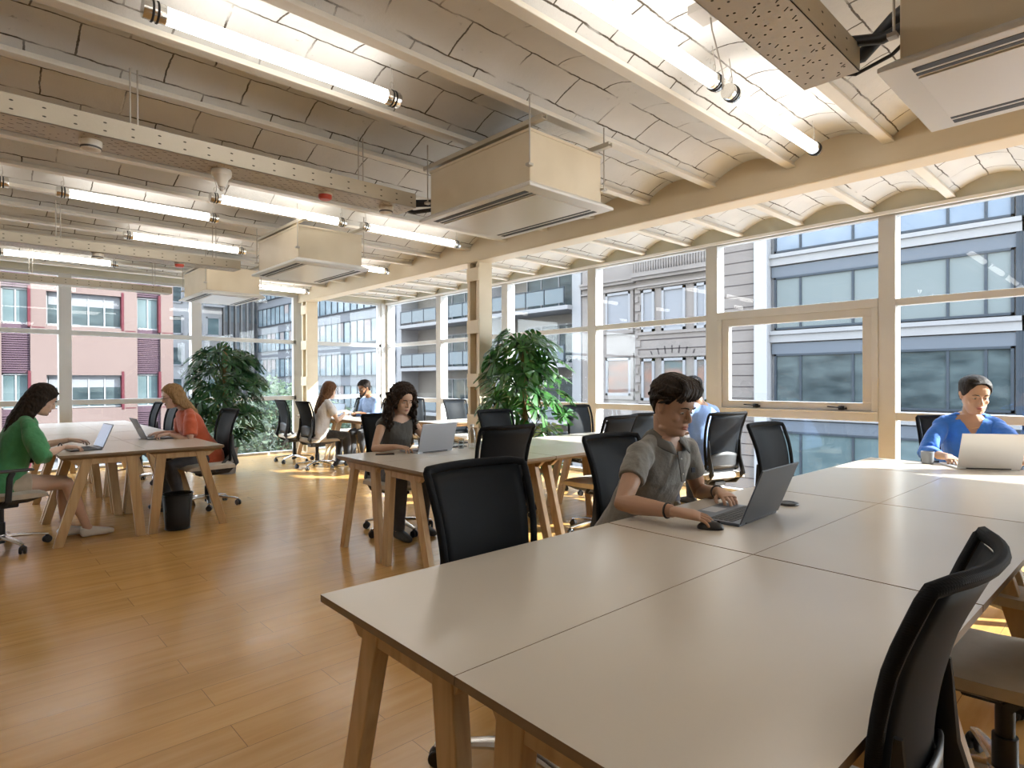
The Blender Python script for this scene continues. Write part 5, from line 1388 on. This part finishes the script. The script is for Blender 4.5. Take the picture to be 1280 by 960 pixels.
# apartment block with balconies
t = thing('apartment_building', 'beige apartment block with glazed balconies, seen behind the yellow column', 'building', (0,0,0))
M_BEI = mottled('beige_render', (0.098,0.088,0.078), (0.116,0.106,0.092), (.5,.5,.5), .85); M_BRK = mottled('orange_brick', (0.120,0.057,0.034), (0.148,0.080,0.051), (2,2,6), .85)
M_FROST = mat('frosted_glass', (0.064,0.076,0.082), .25, spec=.6)
w = MB(); w.box(BX+1.4, BX+9, 20.45, 38.2, GZ, 14); w.build('wall', M_BEI, t)
w = MB()
for y in (20.5, 27.6, 37.6): w.box(BX-.05, BX+1.5, y, y+.6, GZ, 14)
w.build('white_pier', M_OWH, t)
w = MB(); 
for y0, y1 in ((21.3,21.9),(29.0,30.6)): w.box(BX+1.3, BX+1.42, y0, y1, GZ, 14)
w.build('brick_panel', M_BRK, t)
for n in range(-1, 4):
    z = -.75 + 3.05*n
    for y0, y1 in ((21.1, 27.5), (28.3, 37.5)):
        s = MB(); s.box(BX-.4, BX+1.4, y0, y1, z-.22, z); so = s.build('balcony_slab', M_OWH, t)
        r_ = MB(); k = int((y1-y0-.6)/1.35); ww = (y1-y0-.6)/k
        for q in range(k): r_.box(BX-.36, BX-.33, y0+.3+q*ww+.05, y0+.3+(q+1)*ww-.05, z+.15, z+.92)
        r_.build('balcony_panel', M_FROST, so)
        r_ = MB(); r_.box(BX-.38, BX-.33, y0+.3, y1-.3, z+.95, z+1.0)
        for q in range(k+1): r_.box(BX-.38, BX-.32, y0+.28+q*ww, y0+.32+q*ww, z, z+.97)
        r_.build('balcony_rail', M_GFR, so)
        m = (y0+y1)/2
        wx(t, 'window', BX+1.4, m-2.2, m+1.6, z, z+2.3, M_SASH, M_DGLS, .08, (m-1.0, m+.4))
    pl = None
# bushes hanging over the top balcony
# long glass building further down the street
t = thing('glass_building', 'long pale building with continuous glazed bands, far down the street', 'building', (0,0,0))
M_PALE = mat('pale_spandrel', (0.076,0.080,0.088), .6); M_GLB = mottled('blue_band_glass', (0.034,0.053,0.064), (0.120,0.139,0.150), (.35,.35,.9), .15, spec=.18, detail=6.)
w = MB(); w.box(BX+.1, BX+10, 38.2, 66, GZ, 22); w.build('wall', M_PALE, t)
for n in range(-2, 7):
    z = 1.85+2.65*n
    fo = wx(t, 'window', BX+.05, 38.6, 65.6, z, z+1.85, M_GFR, M_GLB, .06, [38.6+1.12*k for k in range(1, 24)], d=.15)
    pk = MB(); rnd = random.Random(n+20)
    for k in range(24):
        if rnd.random() < .28: y = 38.7+1.12*k; pk.box(BX-.02, BX-.01, y, y+.95, z+.5+.5*rnd.random(), z+1.78)
    pk.build('blinds', mottled('pink_blind', (0.107,0.082,0.078), (0.121,0.114,0.114), (.1,.1,.1), .8), fo)
# end building with vertical fins
t = thing('finned_building', 'very pale building with vertical fins at the end of the street', 'building', (0,0,0))
w = MB(); w.box(20.6, 34, 70, 80, GZ, 26); w.build('wall', mat('hazy_pale_wall', (0.099,0.102,0.109), .7), t)
fn = MB()
for k in range(22): fn.box(21+k*.62, 21.16+k*.62, 69.4, 70, -3, 25)
fn.build('fins', mat('pale_fin', (0.134,0.131,0.129), .6), t)
for k in range(8): wy(t, 'window', 70.02, 20.9, 33.8, -2+3.3*k, -.2+3.3*k, M_PALE, M_GLB, .1)
# tower with small balconies
t = thing('apartment_tower', 'narrow white tower with stacked windows, between the pink building and the potted plant', 'building', (0,0,0))
w = MB(); w.box(15.2, 20.4, 66, 78, GZ, 30); w.build('wall', M_OWH, t)
for k in range(9):
    z = -3.2+3.1*k; wy(t, 'window', 65.98, 17.2, 18.4, z, z+1.5, M_SASH, M_DGLS, .12); wy(t, 'window', 65.98, 18.9, 20.2, z, z+1.9, M_SASH, M_TEAL, .12); wy(t, 'window', 65.98, 15.4, 16.7, z, z+1.9, M_SASH, M_DGLS, .12)
    s = MB(); s.box(18.6, 20.4, 65.2, 66, z-.2, z); s.build('balcony_slab', M_OWH, t)
# pink building across the far side
PY = 27.
t = thing('pink_building', 'pale pink building with purple shutter panels and dark red window jambs', 'building', (0,0,0))
M_PINK = mottled('pink_render', (.074,.053,.048), (.084,.062,.056), (.3,.3,.3), .85); M_PURP = mottled('purple_slats', (0.039,0.024,0.032), (0.050,0.032,0.039), (1,1,1), .6); M_RED = mat('dark_red_jamb', (.045,.010,.014), .6)
w = MB()
cols = [(-1.1,-.3),(1.22,2.0),(2.45,4.8),(5.25,6.05)]
xsx = [-9]+[c for p in cols for c in p]+[6.5]
for i in range(0, len(xsx), 2): w.box(xsx[i], xsx[i+1], PY, PY+10, GZ, 12)
w.box(-9, 6.5, PY+.35, PY+10, GZ, 12)
for n in range(-1, 3): w.box(2.45, 4.8, PY, PY+.5, 1.62+3.0*n-.0, 3.4+3.0*n)
w.build('wall', M_PINK, t)
for n in range(-1, 3):
    z0 = .62+3.0*n
    for i, (x0, x1) in enumerate(cols):
        if i == 2:
            fo = wy(t, 'window', PY+.3, x0, x1, z0-.2+ (.6 if n == 1 else .0)*0, z0+1.0+.15*(n==1), M_SASH, M_DGLS, .05, (3.2, 3.72, 4.22))
            b = MB(); b.box(x0+.08, x1-.08, PY+.24, PY+.25, z0+.55, z0+1.05); b.build('blind', M_PBL, fo)
        else:
            fo = wy(t, 'window', PY+.3, x0, x1, z0-.2, z0+1.05, M_SASH, M_TEAL, .05, ((x0+x1)/2,))
            s = MB()
            for k in range(20): zz = z0+1.08+k*.078; s.box(x0, x1, PY+.10+.0, PY+.22, zz, zz+.05)
            s.box(x0, x1, PY+.2, PY+.3, z0+1.05, z0+2.8); s.build('slatted_panel', M_PURP, t)
        s = MB(); s.box(x1-.07, x1+.01, PY-.02, PY+.36, z0-.3, z0+1.15); s.build('jamb', M_RED, t)
s = MB()
for z in (.35, 3.3, 6.3): 
    for a, b_ in ((2.05,2.4),(4.85,5.2),(6.1,6.5)): s.box(a, b_, PY-.012, PY+.02, z, z+.03)
s.build('movement_joint', M_RED, t)

# ------------------------------------------------------------------ trees just outside the far glazed wall
def bush_tree(label, x, y, zc, r, seed, lm, n=2600, hz=.8):
    t = thing('street_tree', label, 'tree', (x,y,GZ)); rnd = random.Random(seed); lf = MB()
    blobs = [(Vector((rnd.uniform(-.6,.6)*r, rnd.uniform(-.6,.6)*r, rnd.uniform(-.5,.5)*r*hz)), rnd.uniform(.4,.6)*r) for _ in range(11)]
    for k in range(n):
        c, rr = rnd.choice(blobs); d = Vector((rnd.gauss(0,1), rnd.gauss(0,1), rnd.gauss(0,1))).normalized(); p = c+d*rr*rnd.uniform(.6,1.05)
        p.z += zc-GZ; s = rnd.uniform(.045,.085); u = Vector((rnd.gauss(0,1), rnd.gauss(0,1), rnd.gauss(0,.6))).normalized(); v = u.orthogonal().normalized()
        lf.add([p-u*s, p+v*s*.5, p+u*s, p-v*s*.5], [(0,1,2,3)])
    lf.build('foliage', lm, t, fixn=False); tr = MB(); tr.loft([(0,0,0),(.05,0,1.5),(0,.05,zc-GZ)], [.12,.09,.05], 10)
    for b_, rr in blobs: tr.loft([(0,.02,zc-GZ-.8*r), Vector((b_.x*.5,b_.y*.5,b_.z*.5+zc-GZ-.2)), (b_.x,b_.y,b_.z+zc-GZ)], [.04,.025,.01], 6)
    tr.build('trunk', mat('bark', (.16,.12,.09), .9), t, smooth=40)
L_B1 = leaf_mat('leaf_sage', (.030,.050,.028), (.085,.115,.072)); L_B2 = leaf_mat('leaf_pale', (.060,.080,.048), (.14,.16,.11))
bush_tree('pale flowering tree crown outside the glass, beside the potted plant', 4.05, 13.3, .0, 1.25, 2, L_B2, 3600)
bush_tree('sage green tree crown outside the glass, left of the first empty far chair', 6.0, 15.2, .35, 1.3, 3, L_B1, 5200)
bush_tree('tree crown outside the glass between the far chairs', 7.3, 17.4, -.3, 1.0, 4, L_B2)
bush_tree('tree crown outside the far corner of the room', 9.6, 19.4, -.3, 1.1, 5, L_B1)
# specular turned down outdoors so the sky's reflection doesn't brighten dark surfaces
for n_ in ('pale_blind','dark_window','teal_window','sky_reflection_window','blue_grey_frame','blue_grey_beam','white_cladding','bright_white_stone','pale_stone','stone_joint','white_sash','brick_reflection_glass','lowered_pale_blind','beige_render','orange_brick','frosted_glass','pale_spandrel','blue_band_glass','pink_blind','hazy_pale_wall','pale_fin','pink_render','purple_slats','leaf_sage','leaf_pale','dark_red_jamb','pale_rail','outer_render'):
    MATS[n_].node_tree.nodes['Principled BSDF'].inputs['Specular IOR Level'].default_value = .06
# ------------------------------------------------------------------ daylight
w = bpy.data.worlds.new('world'); SC.world = w; w.use_nodes = True
nt = w.node_tree; ns = nt.nodes; L = nt.links; bg = ns['Background']
tc = ns.new('ShaderNodeTexCoord'); sx = ns.new('ShaderNodeSeparateXYZ'); L.new(tc.outputs['Generated'], sx.inputs[0])
sr = ramp(ns, [(0., (.30,.29,.28)), (.495, (.63,.63,.63)), (.52, (.97,.975,1.)), (.7, (.84,.90,1.)), (1., (.62,.74,1.))])
mr = nn(ns, 'ShaderNodeMapRange'); mr.inputs['From Min'].default_value = -1.; L.new(sx.outputs['Z'], mr.inputs['Value']); L.new(mr.outputs[0], sr.inputs[0])
L.new(sr.outputs[0], bg.inputs[0]); bg.inputs[1].default_value = SKY_S
sd = bpy.data.lights.new('sun', 'SUN'); sd.energy = SUN_S; sd.angle = R(.7); sd.color = (1.,.96,.91)
so = bpy.data.objects.new('sun', sd); COL.objects.link(so)
az, el = R(SUN_AZ), R(SUN_EL)
so.rotation_euler = Vector((math.cos(el)*math.cos(az), math.cos(el)*math.sin(az), math.sin(el))).to_track_quat('Z', 'Y').to_euler()
vs = SC.view_settings; vs.view_transform = 'Standard'; vs.look = 'None'; vs.gamma = 1.; vs.use_curve_mapping = False; vs.exposure = EXPO
SC.cycles.max_bounces = 10; SC.cycles.diffuse_bounces = 5; SC.cycles.glossy_bounces = 4; SC.cycles.transparent_max_bounces = 16
SC.cycles.sample_clamp_indirect = 6.; SC.cycles.caustics_reflective = False; SC.cycles.caustics_refractive = False
